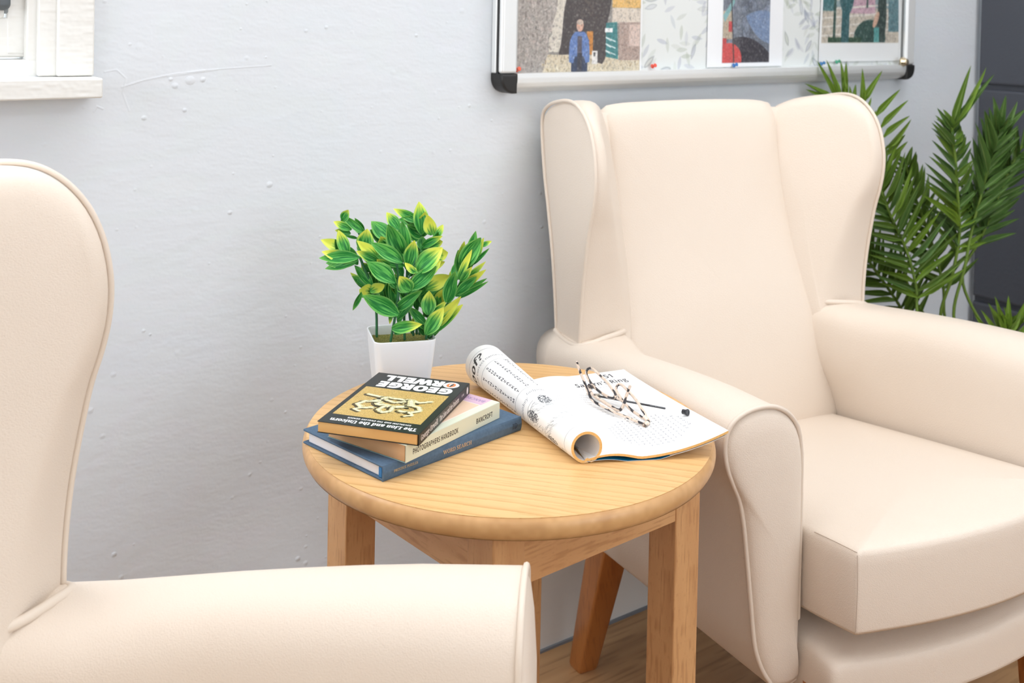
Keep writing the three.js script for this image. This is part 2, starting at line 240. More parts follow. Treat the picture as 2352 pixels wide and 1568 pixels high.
// ------------------------------------------------------------------ wing armchairs
function makeArmchair() {
  const g = new THREE.Group(); const WF = 0.641;
  const crest = table([[0.09, 0.636], [0.15, 0.635], [0.194, 0.634], [0.26, 0.642], [0.39, 0.657], [0.516, 0.667], [0.641, 0.669]]);
  const kw = table([[0.09, 0.84], [0.25, 0.87], [0.45, 0.92], [0.641, 1]]);
  const rear = soft(table([[0.2, 0.13], [0.45, 0.12], [0.642, 0.102], [0.752, 0.085], [0.905, 0.046], [1.007, 0.028], [1.1, 0.02]]), 0.07);
  const seam = soft(table([[0.3, 0.226], [0.40, 0.196], [0.436, 0.188], [0.639, 0.143], [0.744, 0.101], [0.88, 0.064], [1.016, 0.042], [1.1, 0.028]]), 0.09);
  const sec0 = [[0.246, 0.268], [0.249, 0.30], [0.249, 0.36], [0.249, 0.45], [0.2495, 0.54], [0.2515, 0.60], [0.259, 0.632], [0.275, 0.652], [0.296, 0.664], [0.319, 0.6685], [0.345, 0.667], [0.368, 0.659], [0.381, 0.647], [0.3865, 0.631], [0.386, 0.611], [0.381, 0.592], [0.371, 0.57], [0.360, 0.547], [0.3515, 0.512], [0.346, 0.476], [0.341, 0.44], [0.336, 0.403], [0.331, 0.365], [0.325, 0.333], [0.312, 0.302], [0.290, 0.270]];
  const secR = resample(sec0, 72, true);
  const section = (s, w, pts = secR) => pts.map(([u, y]) => { const yy = y + (crest(w) - 0.6685) * smooth(0.45, 0.62, y), k = lerp(1, kw(w), smooth(0.33, 0.5, y)); const inn = (1 - smooth(0.13, 0.34, w)) * 0.048 * smooth(0.40, 0.58, y) * (1 - smooth(0.255, 0.33, u)); const up = 0.02 * (1 - smooth(0.15, 0.3, w)) * smooth(0.54, 0.62, y) * (1 - smooth(0.27, 0.32, u)); return V(s * (0.249 + (u - 0.249) * k - inn), yy + up, w); });
  const rearW = 0.10;
  for (const s of [-1, 1]) {
    const ws = [0.09, 0.13, 0.18, 0.24, 0.3, 0.36, 0.42, 0.48, 0.54, 0.59, 0.625, 0.638, WF];
    const rows = ws.map((w, i) => { const q = section(s, w); if (i === ws.length - 1) q.forEach(p => { p.x = s * 0.318 + (p.x - s * 0.318) * 0.985; p.y = 0.48 + (p.y - 0.48) * 0.993; }); return q; });
    const c0 = rows[0].reduce((a, p) => a.add(p), V()).multiplyScalar(1 / rows[0].length);
    rows.unshift(rows[0].map(() => c0.clone()));
    const cF = rows[rows.length - 1].reduce((a, p) => a.add(p), V()).multiplyScalar(1 / rows[0].length); rows.push(rows[rows.length - 1].map(() => cF.clone()));
    let ag = gridGeo(rows, (i, j, p) => [p.z, j * 0.0135], true); if (s > 0) ag = flip(ag);
    const arm = part('arm', boxUV(ag), M.leather, g);
    const fp = section(1, WF).map(p => [p.x, p.y]);
    const front = pillow(fp, [{ k: 0, t: 0.016 }, { k: 0.3, t: 0.0155 }, { k: 0.6, t: 0.014 }, { k: 0.82, t: 0.010 }, { k: 0.93, t: 0.006 }, { k: 0.975, t: 0.001 }, { k: 0.98, t: -0.006 }], (a, b, t) => V(s * a, b, WF + t), s > 0);
    part('front_panel', front, M.leather, arm);
    const pp = section(s, WF, sec0.slice(2)).map(p => V(p.x, p.y, WF + 0.0015));
    part('piping', cable(pp, 0.0034, 160, 8), M.piping, arm);
    // wing
    const wo = resample([[0.106, 0.585], [0.102, 0.642], [0.085, 0.752], [0.062, 0.845], [0.045, 0.905], [0.03, 0.995], [0.034, 1.017], [0.056, 1.033], [0.09, 1.0425], [0.129, 1.047], [0.158, 1.043], [0.183, 1.030], [0.205, 1.008], [0.22, 0.98], [0.228, 0.95], [0.2305, 0.925], [0.2285, 0.895], [0.222, 0.865], [0.212, 0.832], [0.202, 0.784], [0.193, 0.728], [0.188, 0.671], [0.187, 0.62], [0.188, 0.585]], 96, true);
    const uOut = w => 0.326 + 0.045 * w, uIn = (w, y) => Math.min(0.306, Math.max(0.19, -0.0106 + 0.67 * w + 0.18 * y));
    const wmap = (a, b, t) => V(s * lerp(uOut(a), uIn(a, b), t), b, a);
    const wg = pillow(wo, [{ k: 0, t: -0.02 }, { k: 0.5, t: -0.02 }, { k: 0.85, t: -0.01 }, { k: 0.965, t: 0.0 }, { k: 0.985, t: 0.03 }, { k: 0.992, t: 0.12 }, { k: 1, t: 0.3 }, { k: 1, t: 0.5 }, { k: 0.993, t: 0.68 }, { k: 0.975, t: 0.82 }, { k: 0.945, t: 0.92 }, { k: 0.9, t: 0.98 }, { k: 0.8, t: 1.02 }, { k: 0.6, t: 1.06 }, { k: 0.3, t: 1.09 }, { k: 0, t: 1.1 }], wmap, s < 0);
    const wing = part('wing', wg, M.leather, g);
    const path = wo.filter(p => p[1] > 0.6).map(p => p); let i0 = path.findIndex((p, i) => i > 0 && p[1] - path[i - 1][1] < -0.2);
    const line = path.map(p => V(s * (uOut(p[0]) + 0.0008), p[1], p[0]));
    part('piping', cable(line, 0.0034, 180, 8), M.piping, wing);
    // rolled join round the foot of the wing
    part('piping', cable([V(s * 0.203, 0.628, 0.140), V(s * 0.220, 0.638, 0.162), V(s * 0.25, 0.6415, 0.188), V(s * 0.290, 0.639, 0.199), V(s * 0.328, 0.632, 0.199), V(s * 0.340, 0.627, 0.182), V(s * 0.340, 0.628, 0.14), V(s * 0.333, 0.632, 0.103)], 0.0052, 60, 8), M.piping, wing);
    // legs
    const leg = (a, b, sa, sb) => { const sq = (c, q) => { const r = []; const n = 5; for (let k = 0; k < 4; k++) for (let i = 0; i < n; i++) { const an = k * Math.PI / 2 + i / (n - 1) * Math.PI / 2; const ox = [1, -1, -1, 1][k], oz = [1, 1, -1, -1][k], rr = 0.005; r.push(V(c.x + ox * (q / 2 - rr) + rr * Math.cos(an), c.y, c.z + oz * (q / 2 - rr) + rr * Math.sin(an))); } return r; };
      const r0 = sq(b, sb), r1 = sq(a, sa), cap = (r, c) => r.map(() => c.clone()); const mid = sq(b.clone().lerp(a, 0.02), sb + 0.004);
      return gridGeo([cap(r0, b), r0, mid, r1, cap(r1, a)], (i, j, p) => [p.x + p.z, p.y], true); };
    part('leg', toCreasedNormals(flip(leg(V(s * 0.256, 0.285, 0.182), V(s * 0.2565, 0, 0.098), 0.058, 0.036)), 0.6), M.stain, g);
    part('leg', toCreasedNormals(flip(leg(V(s * 0.222, 0.275, 0.675), V(s * 0.228, 0, 0.695), 0.05, 0.036)), 0.6), M.stain, g);
  }
  // backrest
  const bo = resample([[-0.262, 0.405], [-0.1, 0.4], [0.1, 0.4], [0.262, 0.405], [0.262, 0.45], [0.236, 0.62], [0.222, 0.74], [0.215, 0.88], [0.212, 0.99], [0.208, 1.022], [0.18, 1.030], [0.1, 1.034], [0, 1.035], [-0.1, 1.034], [-0.18, 1.030], [-0.208, 1.022], [-0.212, 0.99], [-0.215, 0.88], [-0.222, 0.74], [-0.236, 0.62], [-0.262, 0.45]], 110, true);
  const bmap = (a, b, t) => t <= 0 ? V(a, b, lerp(seam(b), rear(b) + 0.012, -t)) : V(a, b, seam(b) + t);
  part('backrest', pillow(bo, [{ k: 0, t: -1 }, { k: 0.9, t: -1 }, { k: 0.97, t: -0.8 }, { k: 1, t: -0.3 }, { k: 1, t: 0 }, { k: 0.992, t: 0.007 }, { k: 0.975, t: 0.014 }, { k: 0.945, t: 0.021 }, { k: 0.9, t: 0.026 }, { k: 0.8, t: 0.031 }, { k: 0.65, t: 0.034 }, { k: 0.45, t: 0.036 }, { k: 0.2, t: 0.037 }, { k: 0, t: 0.037 }], bmap, false), M.leather, g);
  const ro = resample([[-0.32, 0.268], [0, 0.268], [0.32, 0.268], [0.324, 0.3], [0.324, 0.6], [0.322, 0.8], [0.32, 0.98], [0.316, 1.0], [0.29, 1.01], [0.15, 1.018], [0, 1.02], [-0.15, 1.018], [-0.29, 1.01], [-0.316, 1.0], [-0.32, 0.98], [-0.322, 0.8], [-0.324, 0.6], [-0.324, 0.3]], 100, true);
  part('back_panel', pillow(ro, [{ k: 0, t: -0.004 }, { k: 0.6, t: -0.004 }, { k: 0.95, t: -0.002 }, { k: 0.985, t: 0.003 }, { k: 1, t: 0.012 }, { k: 1, t: 0.03 }, { k: 0.9, t: 0.036 }, { k: 0, t: 0.036 }], (a, b, t) => V(a, b, rear(b) - 0.003 + t), false), M.leather, g);
  // seat cushion
  const plan = (half, r0, corner, mid, rc) => {
    const p = [[-half + 0.02, r0], [0, r0], [half - 0.02, r0], [half, r0 + 0.02]];
    for (let i = 1; i < 8; i++) p.push([half, lerp(r0 + 0.02, corner - rc, i / 8)]);
    for (let i = 0; i <= 5; i++) { const an = i / 5 * Math.PI / 2; p.push([half - rc + rc * Math.cos(an), corner - rc + rc * Math.sin(an)]); }
    for (let i = 1; i < 24; i++) { const x = lerp(half - rc, -half + rc, i / 24); p.push([x, corner + (mid - corner) * (1 - (x / (half - rc)) ** 2)]); }
    for (let i = 0; i <= 5; i++) { const an = Math.PI / 2 + i / 5 * Math.PI / 2; p.push([-half + rc + rc * Math.cos(an), corner - rc + rc * Math.sin(an)]); }
    for (let i = 1; i < 8; i++) p.push([-half, lerp(corner - rc, r0 + 0.02, i / 8)]);
    p.push([-half, r0 + 0.02]); return p;
  };
  const yb = table([[0.19, 0.345], [0.64, 0.368], [0.75, 0.382]]), yt = soft(table([[0.1, 0.416], [0.19, 0.428], [0.45, 0.462], [0.7, 0.492], [0.77, 0.497], [0.9, 0.503]]), 0.06);
  const cp = plan(0.2425, 0.18, 0.744, 0.776, 0.007);
  const cush = part('seat_cushion', pillow(cp, [{ k: 0, t: 0 }, { k: 0.9, t: 0 }, { k: 0.985, t: 0.01 }, { k: 0.997, t: 0.06 }, { k: 1.004, t: 0.3 }, { k: 1.006, t: 0.55 }, { k: 1.002, t: 0.82 }, { k: 0.994, t: 0.93 }, { k: 0.978, t: 0.985 }, { k: 0.95, t: 1.01 }, { k: 0.88, t: 1.045 }, { k: 0.7, t: 1.1 }, { k: 0.45, t: 1.15 }, { k: 0.2, t: 1.17 }, { k: 0, t: 1.17 }], (a, b, t) => V(a, lerp(yb(b), yt(b), t), b), false), M.leather, g);
  for (const s of [-1, 1]) {
    part('corner_seam', tubeGeo([V(s * 0.2410, 0.386, 0.7425), V(s * 0.2420, 0.42, 0.7445), V(s * 0.2420, 0.46, 0.7445), V(s * 0.2405, 0.49, 0.7415)], 0.0006, 20, 6), M.thread, cush);
    part('edge_seam', tubeGeo([V(s * 0.2385, 0.4865, 0.66), V(s * 0.2395, 0.4905, 0.70), V(s * 0.2400, 0.4935, 0.7405)], 0.0006, 20, 6), M.thread, cush);
  }
  const rp = plan(0.246, 0.42, 0.712, 0.742, 0.014);
  const yrt = table([[0.42, 0.345], [0.6, 0.338], [0.66, 0.334], [0.74, 0.322]]);
  part('front_rail', pillow(rp, [{ k: 0, t: 0 }, { k: 0.95, t: 0 }, { k: 0.992, t: 0.02 }, { k: 1, t: 0.1 }, { k: 1, t: 0.6 }, { k: 0.994, t: 0.8 }, { k: 0.975, t: 0.91 }, { k: 0.94, t: 0.965 }, { k: 0.85, t: 0.995 }, { k: 0.5, t: 1 }, { k: 0, t: 1 }], (a, b, t) => V(a, lerp(0.257, yrt(b), t), b), false), M.leather, g);
  part('underside', box(0.5, 0.014, 0.5, 0, 0.281, 0.39), M.leather, g);
  return g;
}
const chair = makeArmchair();
chair.name = numbered('wing_armchair'); chair.position.set(1.597, 0, 0.038); chair.rotation.y = -8.268 * Math.PI / 180;
chair.userData = { label: 'cream leather wing armchair standing between the round table and the palm', category: 'armchair', group: 'cream wing armchairs' }; scene.add(chair);
const chair2 = chair.clone(); chair2.name = numbered('wing_armchair'); chair2.position.set(-0.061, 0, 0.636); chair2.rotation.y = 49.393 * Math.PI / 180;
chair2.userData = { label: 'cream leather wing armchair under the window, facing the armchair by the palm', category: 'armchair', group: 'cream wing armchairs' }; scene.add(chair2);

// ------------------------------------------------------------------ round table
const TOP = 0.6521, TC = V(0.8801, 0, 0.4563);
{
  const t = thing('round_table', 'round light oak side table with square legs', 'table', [TC.x, 0, TC.z], 0);
  const top = new THREE.CylinderGeometry(0.2658, 0.2658, 0.0226, 128, 1); top.translate(0, TOP - 0.0113, 0);
  part('tabletop', shiftUV(boxUV(top, 1.75, 50 * Math.PI / 180), 0.5), M.tabletop, t);
  const prof = []; const R = 0.2654; prof.push(new THREE.Vector2(R - 0.004, TOP - 0.0255), new THREE.Vector2(R + 0.001, TOP - 0.0252)); for (let i = 0; i <= 10; i++) { const a = -1.15 + i / 10 * 2.3; prof.push(new THREE.Vector2(R - 0.003 + 0.0085 * Math.cos(a), TOP - 0.0128 + 0.0118 * Math.sin(a) / Math.sin(1.15))); } prof.push(new THREE.Vector2(R, TOP - 0.0002));
  const rim = new THREE.LatheGeometry(prof, 128); const ruv = rim.attributes.uv; for (let i = 0; i < ruv.count; i++) ruv.setXY(i, ruv.getX(i) * 6, ruv.getY(i) * 0.25); part('rim', rim, M.rim, t);
  const fr = new THREE.Group(); const H = 0.176, L = 0.047;
  const rot = 0.0629, ofs = V(0.0037, 0, 0.0028), place = m => { m.position.set(m.userData.x * Math.cos(rot) + m.userData.z * Math.sin(rot) + ofs.x, 0, -m.userData.x * Math.sin(rot) + m.userData.z * Math.cos(rot) + ofs.z); m.rotation.y = rot; m.userData = {}; };
  for (const [i, k] of [[-1, -1], [1, -1], [-1, 1], [1, 1]]) { const m = part('leg', rbox(L, 0.6268, L, 0.002, 0, 0.3134, 0), M.beech, t); m.userData = { x: i * (H - L / 2), z: k * (H - L / 2) }; place(m); }
  const len = 2 * (H - L), y = 0.5525, hh = 0.6266 - y;
  for (const k of [-1, 1]) { const m = part('apron', box(len, hh, 0.02, 0, y + hh / 2, 0), M.beechAcross, t); m.userData = { x: 0, z: k * (H - 0.0115) }; place(m); const n = part('apron', box(0.02, hh, len, 0, y + hh / 2, 0), M.beechAcross, t); n.userData = { x: k * (H - 0.0115), z: 0 }; place(n); }
}
// ------------------------------------------------------------------ notice board on the wall
const twigs = (g, w, h, seed, n) => { const r = rng(seed);
  for (let i = 0; i < n; i++) {
    let x = r() * w, y = r() * h, a = r() * 6.28; g.strokeStyle = `rgba(120,128,132,${0.16 + r() * 0.24})`; g.lineWidth = 1.5 + r() * 2; g.beginPath(); g.moveTo(x, y);
    for (let k = 0; k < 7; k++) { a += (r() - 0.5) * 0.9; x += Math.cos(a) * 16; y += Math.sin(a) * 16; g.lineTo(x, y);
      const la = a + (r() < 0.5 ? 1 : -1) * (0.6 + r() * 0.5), col = r() < 0.6 ? '150,160,140' : '140,146,168'; g.save(); g.translate(x, y); g.rotate(la); g.fillStyle = `rgba(${col},${0.12 + r() * 0.22})`; g.beginPath(); g.moveTo(0, 0); g.quadraticCurveTo(12, -8, 28, 0); g.quadraticCurveTo(12, 8, 0, 0); g.fill(); g.restore(); g.moveTo(x, y); }
    g.stroke(); } };
{
  const X0 = 1.163, X1 = 2.418, Y0 = 1.055, Y1 = 1.99, b = thing('notice_board', 'silver framed notice board lined with floral paper on the wall', 'notice board', [(X0 + X1) / 2, Y0, 0]);
  const alu = std({ color: 0xe9ebea, metalness: 0.35, roughness: 0.38 }), blk = std({ color: 0x1c1b1a, roughness: 0.45 }), w = X1 - X0, h = Y1 - Y0;
  const lining = canvasTex(1024, 768, (g, W, H) => { g.fillStyle = '#e3e7e5'; g.fillRect(0, 0, W, H); twigs(g, W, H, 5, 240); });
  part('backing', new THREE.BoxGeometry(w - 0.03, h - 0.03, 0.008).translate(0, h / 2, 0.006), std({ map: lining, roughness: 0.85 }), b);
  // rounded frame bars: quarter round profile along each side
  const bar = (len, rad) => { const sh = new THREE.Shape(); sh.moveTo(0, 0); sh.lineTo(rad, 0); sh.lineTo(rad, 0.034); sh.quadraticCurveTo(rad * 0.35, 0.037, 0.006, 0.022); sh.quadraticCurveTo(0, 0.014, 0, 0); const g = new THREE.ExtrudeGeometry(sh, { depth: len, bevelEnabled: false, curveSegments: 8 }); return g; };   // x inward, y out of the wall, z along
  const F = 0.036;
  const bottom = bar(w - 2 * F, F); bottom.applyMatrix4(new THREE.Matrix4().makeBasis(V(0, 1, 0), V(0, 0, 1), V(1, 0, 0))); part('frame_bar', toCreasedNormals(bottom.translate(-w / 2 + F, 0, 0), 0.7), alu, b);
  const topb = bar(w - 2 * F, F); topb.applyMatrix4(new THREE.Matrix4().makeBasis(V(0, -1, 0), V(0, 0, 1), V(-1, 0, 0))); part('frame_bar', toCreasedNormals(topb.translate(w / 2 - F, h, 0), 0.7), alu, b);
  const side = (s) => { const len = h - 2 * F; // base profile, a dark slot, then the door profile
    const x = s * (w / 2); const g1 = rbox(0.034, len, 0.014, 0.003, x - s * 0.017, h / 2, 0.008), g3 = rbox(F, len, 0.013, 0.006, x - s * F / 2, h / 2, 0.0275, 4); part('frame_bar', mergeGeometries([g1, g3]), alu, b); part('door_slot', box(0.012, len, 0.007, x - s * 0.008, h / 2, 0.018), blk, b); };
  side(-1); side(1);
  for (const sx of [-1, 1]) for (const sy of [0, 1]) {
    const sh = new THREE.Shape(); sh.moveTo(0, F); sh.lineTo(0, F * 0.72); sh.quadraticCurveTo(F * 0.08, F * 0.08, F * 0.75, 0); sh.lineTo(F, 0); sh.lineTo(F, F); sh.closePath();
    const g = new THREE.ExtrudeGeometry(sh, { depth: 0.026, bevelEnabled: true, bevelSize: 0.004, bevelThickness: 0.006, bevelOffset: -0.004, bevelSegments: 3, curveSegments: 10 }); g.translate(0, 0, 0.004);
    if (sx > 0) g.applyMatrix4(new THREE.Matrix4().makeScale(-1, 1, 1)); if (sy) g.applyMatrix4(new THREE.Matrix4().makeScale(1, -1, 1));
    if ((sx > 0) !== (sy > 0)) { const p = g.attributes.position.array, n = g.attributes.normal.array; for (let i = 0; i < p.length; i += 9) for (let k = 0; k < 3; k++) { [p[i + k], p[i + 3 + k]] = [p[i + 3 + k], p[i + k]]; [n[i + k], n[i + 3 + k]] = [n[i + 3 + k], n[i + k]]; } }
    part('corner_cap', g.translate(sx * w / 2, sy * h, 0), blk, b).userData.label = 'black plastic corner cap';
  }
  const pane = phys({ transmission: 1, roughness: 0.02, thickness: 0, specularIntensity: 0.5 });
  part('door_pane', new THREE.BoxGeometry(w - 2 * F, h - 2 * F, 0.002).translate(0, h / 2, 0.0285), pane, b).userData.label = 'clear plastic door pane';
  const lk = new THREE.LatheGeometry([[0, 0.016], [0.006, 0.0155], [0.0085, 0.013], [0.009, 0.008], [0.0115, 0.005], [0.012, 0], [0, 0]].map(p => new THREE.Vector2(...p)), 24); lk.rotateX(Math.PI / 2);
  const lc = onZ(2072, 142, 0.03); part('lock', lk.translate(lc.x - (X0 + X1) / 2, lc.y - Y0, 0.0295), std({ color: 0xd9c7a8, metalness: 0.9, roughness: 0.2 }), b).userData.label = 'small round metal lock';

  // pinned prints
  const sheet = (name, label, x0, x1, y0, y1, z, draw, W, H, curl) => {
    const rows = []; const n = 24, m = 24; for (let j = 0; j <= m; j++) { const r = []; for (let i = 0; i <= n; i++) { const u = i / n, v = j / m; const c = curl ? curl(u, v) : [0, 0]; r.push(V(lerp(x0, x1, u) + c[0], lerp(y0, y1, v), z + c[1])); } rows.push(r); }
    const back = rows.map(r => r.map(p => V(p.x, p.y, p.z - 0.0006))), f = gridGeo(rows, (i, j) => [j / n, i / m]), k = flip(gridGeo(back, () => [0.002, 0.002]));
    const m0 = new THREE.Mesh(mergeGeometries([f, k]), std({ map: canvasTex(Math.round(W / 4), Math.round(H / 4), g => { g.scale(0.25, 0.25); draw(g, W, H); }), roughness: 0.45 })); m0.name = numbered(name); m0.castShadow = m0.receiveShadow = true; m0.userData = { label, category: 'photo print' }; scene.add(m0); return m0;
  };
  const speck = (g, W, H, seed, n = 26000) => { const r = rng(seed); for (let i = 0; i < n; i++) { g.fillStyle = r() < 0.5 ? 'rgba(255,255,255,0.10)' : 'rgba(20,20,20,0.10)'; const k = 2 + r() * 9; g.fillRect(r() * W, r() * H, k, k * (0.5 + r())); } };
  const rock = (g, x, y, w2, h2, cols, n, seed, s0 = 6) => { const r = rng(seed); for (let i = 0; i < n; i++) { g.fillStyle = cols[Math.floor(r() * cols.length)]; g.globalAlpha = 0.25 + r() * 0.5; g.beginPath(); g.ellipse(x + r() * w2, y + r() * h2, s0 * (0.5 + r() * 2), s0 * (0.3 + r()), r() * 3, 0, 7); g.fill(); } g.globalAlpha = 1; };
  sheet('photo_print', 'photo print of a person in a blue jacket before a huge dark figure', 1.2095, 1.522, 1.083, 1.51, 0.0125, (g, W, H) => {
    g.fillStyle = '#f1f3f4'; g.fillRect(0, 0, W, H); const L = 10, B = H - 12, S = (W - 20) / 276, Q = (x, y) => [L + (x - 1198) * S, B - (170 - y) * S];      // picture coordinates of the print
    g.save(); g.beginPath(); g.rect(L, 10, W - 24, B - 10); g.clip();
    g.fillStyle = '#8f8a83'; g.fillRect(0, 0, W, H); g.fillStyle = '#d9d2c3'; g.beginPath(); [[1275, 30], [1300, 34], [1296, 90], [1290, 132], [1262, 132]].forEach((p, i) => i ? g.lineTo(...Q(...p)) : g.moveTo(...Q(...p))); g.fill();
    { const [x, y] = Q(1198, 0); g.fillStyle = '#a79f97'; g.beginPath(); [[1198, -300], [1270, -300], [1284, 10], [1280, 60], [1262, 110], [1268, 170], [1198, 170]].forEach((p, i) => i ? g.lineTo(...Q(...p)) : g.moveTo(...Q(...p))); g.fill(); rock(g, x, 10, 78 * S, B - 20, ['#c9c0b8', '#b3a89e', '#8d8a82', '#d8cfc6', '#776f67', '#bfb0a8'], 900, 3, 7); }
    g.fillStyle = '#d8cbb0'; g.beginPath(); [[1262, 136], [1470, 140], [1490, 172], [1250, 172]].forEach((p, i) => i ? g.lineTo(...Q(...p)) : g.moveTo(...Q(...p))); g.fill(); { const [x, y] = Q(1250, 138); rock(g, x, y, 230 * S, 34 * S, ['#c6b48e', '#efe6cf', '#a8946c', '#8a7350'], 260, 9, 5); }
    g.fillStyle = '#e6b96a'; g.fillRect(...Q(1405, -60), 70 * S, 112 * S); g.fillStyle = '#d9cdbd'; g.fillRect(...Q(1405, 52), 70 * S, 28 * S); g.fillStyle = '#b09a8e'; g.fillRect(...Q(1422, 78), 52 * S, 70 * S); g.fillStyle = '#d9c2b6'; g.fillRect(...Q(1446, 82), 26 * S, 40 * S); { const [x, y] = Q(1424, 80); rock(g, x, y, 16 * S, 60 * S, ['#8f786c', '#c3aea2'], 60, 4, 4); }
    g.fillStyle = '#3d3432'; g.beginPath(); g.moveTo(...Q(1286, 136)); g.bezierCurveTo(...Q(1300, 90), ...Q(1286, 50), ...Q(1316, 10)); g.lineTo(...Q(1330, -120)); g.lineTo(...Q(1405, -120)); g.bezierCurveTo(...Q(1412, 20), ...Q(1402, 60), ...Q(1390, 90)); g.bezierCurveTo(...Q(1392, 120), ...Q(1398, 140), ...Q(1384, 154)); g.lineTo(...Q(1366, 150)); g.lineTo(...Q(1360, 136)); g.closePath(); g.fill(); { const [x, y] = Q(1306, 4); rock(g, x, y, 88 * S, 70 * S, ['#5b4d47', '#4b403d', '#6d5c50'], 160, 12, 6); }
    g.fillStyle = '#2f7d80'; g.beginPath(); [[1391, 80], [1417, 78], [1421, 146], [1392, 141]].forEach((p, i) => i ? g.lineTo(...Q(...p)) : g.moveTo(...Q(...p))); g.fill(); g.strokeStyle = '#dfeeee'; g.lineWidth = 2.2 * S; for (let i = 0; i < 3; i++) { g.beginPath(); g.moveTo(...Q(1391, 106 + i * 12)); g.lineTo(...Q(1404, 112 + i * 12)); g.lineTo(...Q(1398, 108 + i * 12)); g.lineTo(...Q(1415, 114 + i * 12)); g.stroke(); } g.fillStyle = '#f2f5f5'; g.fillRect(...Q(1389, 89), 18 * S, 8 * S);
    g.fillStyle = '#c9822f'; g.fillRect(...Q(1348, 95), 14 * S, 42 * S); g.fillStyle = '#eceae6'; g.fillRect(...Q(1360, 130), 13 * S, 24 * S); g.fillStyle = '#444'; g.fillRect(...Q(1364, 133), 4 * S, 7 * S);
    g.fillStyle = '#24324f'; g.fillRect(...Q(1314, 132), 36 * S, 36 * S); g.fillStyle = '#5b7bb8'; g.beginPath(); g.moveTo(...Q(1322, 96)); g.bezierCurveTo(...Q(1308, 106), ...Q(1308, 120), ...Q(1309, 150)); g.lineTo(...Q(1318, 152)); g.lineTo(...Q(1322, 140)); g.lineTo(...Q(1342, 140)); g.lineTo(...Q(1346, 152)); g.lineTo(...Q(1355, 150)); g.bezierCurveTo(...Q(1355, 120), ...Q(1355, 106), ...Q(1342, 96)); g.closePath(); g.fill(); { const [x, y] = Q(1310, 104); rock(g, x, y, 44 * S, 44 * S, ['#86a3d6', '#3f5c97'], 60, 21, 4); } g.fillStyle = '#55505c'; g.fillRect(...Q(1327, 104), 10 * S, 34 * S); g.fillStyle = '#2b2c38'; g.fillRect(...Q(1327, 134), 11 * S, 34 * S);
    g.fillStyle = '#d8a78f'; g.beginPath(); g.ellipse(...Q(1332, 85), 8 * S, 11 * S, 0, 0, 7); g.fill(); g.fillStyle = '#cbb7a6'; g.beginPath(); g.ellipse(...Q(1332, 79), 7.5 * S, 5 * S, 0, 0, 7); g.fill();
    speck(g, W, H, 2); g.restore();
  }, 900, 1270);
  sheet('photo_print', 'white sheet printed with a photo of grey blue crumpled cloth and red shapes', 1.709, 1.948, 1.094, 1.43, 0.0125, (g, W, H) => {
    g.fillStyle = '#f4f6f8'; g.fillRect(0, 0, W, H); const S = W / 239, x0 = 46 * S, w2 = 149 * S, yb = H - 8 * S, pt = H - 215 * S; g.save(); g.beginPath(); g.rect(x0, pt, w2, yb - pt); g.clip();
    g.fillStyle = '#6d7480'; g.fillRect(0, 0, W, H); rock(g, x0, pt, w2, yb - pt, ['#7f8896', '#5d6470', '#8e99ad', '#555a66'], 300, 5, 16);
    g.fillStyle = '#38353c'; g.beginPath(); g.moveTo(x0 + 40 * S, yb); g.lineTo(x0 + 34 * S, yb - 52 * S); g.quadraticCurveTo(x0 + 90 * S, yb - 66 * S, x0 + w2, yb - 20 * S); g.lineTo(x0 + w2, yb); g.fill();
    g.fillStyle = '#7a8fb0'; g.beginPath(); g.moveTo(x0 + 70 * S, yb - 100 * S); g.quadraticCurveTo(x0 + 120 * S, yb - 120 * S, x0 + w2, yb - 110 * S); g.lineTo(x0 + w2, yb - 40 * S); g.quadraticCurveTo(x0 + 100 * S, yb - 50 * S, x0 + 70 * S, yb - 100 * S); g.fill();
    g.fillStyle = '#f07a3a'; g.fillRect(x0, pt, 38 * S, yb - pt - 135 * S); g.fillStyle = '#b8a890'; g.fillRect(x0, yb - 110 * S, 30 * S, 60 * S); g.fillStyle = '#7fb3b5'; g.beginPath(); g.moveTo(x0, yb - 100 * S); g.lineTo(x0 + 34 * S, yb - 140 * S); g.lineTo(x0 + 36 * S, yb - 128 * S); g.lineTo(x0 + 6 * S, yb - 86 * S); g.fill(); g.fillStyle = '#c63a3a'; g.fillRect(x0, yb - 52 * S, 12 * S, 18 * S); g.fillRect(x0 + 18 * S, yb - 88 * S, 12 * S, 22 * S); g.fillStyle = '#d2413d'; g.beginPath(); g.ellipse(x0 + 22 * S, yb - 8 * S, 38 * S, 34 * S, 0, 0, 7); g.fill(); g.strokeStyle = '#23211f'; g.lineWidth = 3 * S; g.beginPath(); g.moveTo(x0 + 4 * S, yb - 150 * S); g.quadraticCurveTo(x0 + 26 * S, yb - 170 * S, x0 + 26 * S, yb - 130 * S); g.lineTo(x0 + 36 * S, yb); g.stroke(); speck(g, W, H, 3, 16000); g.restore();
  }, 720, 1010);
  sheet('photo_print', 'curling white bordered photo print of standing figures on a pale street', 2.078, 2.384, 1.101, 1.42, 0.0125, (g, W, H) => {
    g.fillStyle = '#eff1f1'; g.fillRect(0, 0, W, H); const S = W / 330, x0 = 8 * S, w2 = 314 * S, yb = H - 46 * S, pt = 20 * S; g.save(); g.beginPath(); g.rect(x0, pt, w2, yb - pt); g.clip();
    g.fillStyle = '#c9bfae'; g.fillRect(0, 0, W, H); g.fillStyle = '#8aa0a2'; g.fillRect(0, 0, W, yb - 90 * S); g.fillStyle = '#c7a3b0'; g.fillRect(x0 + 90 * S, yb - 175 * S, 120 * S, 100 * S); g.fillStyle = '#e2ddd2'; for (let i = 0; i < 5; i++) { g.save(); g.translate(x0, yb - (20 + i * 22) * S); g.rotate(-0.06); g.fillRect(0, 0, w2, 5 * S); g.restore(); }
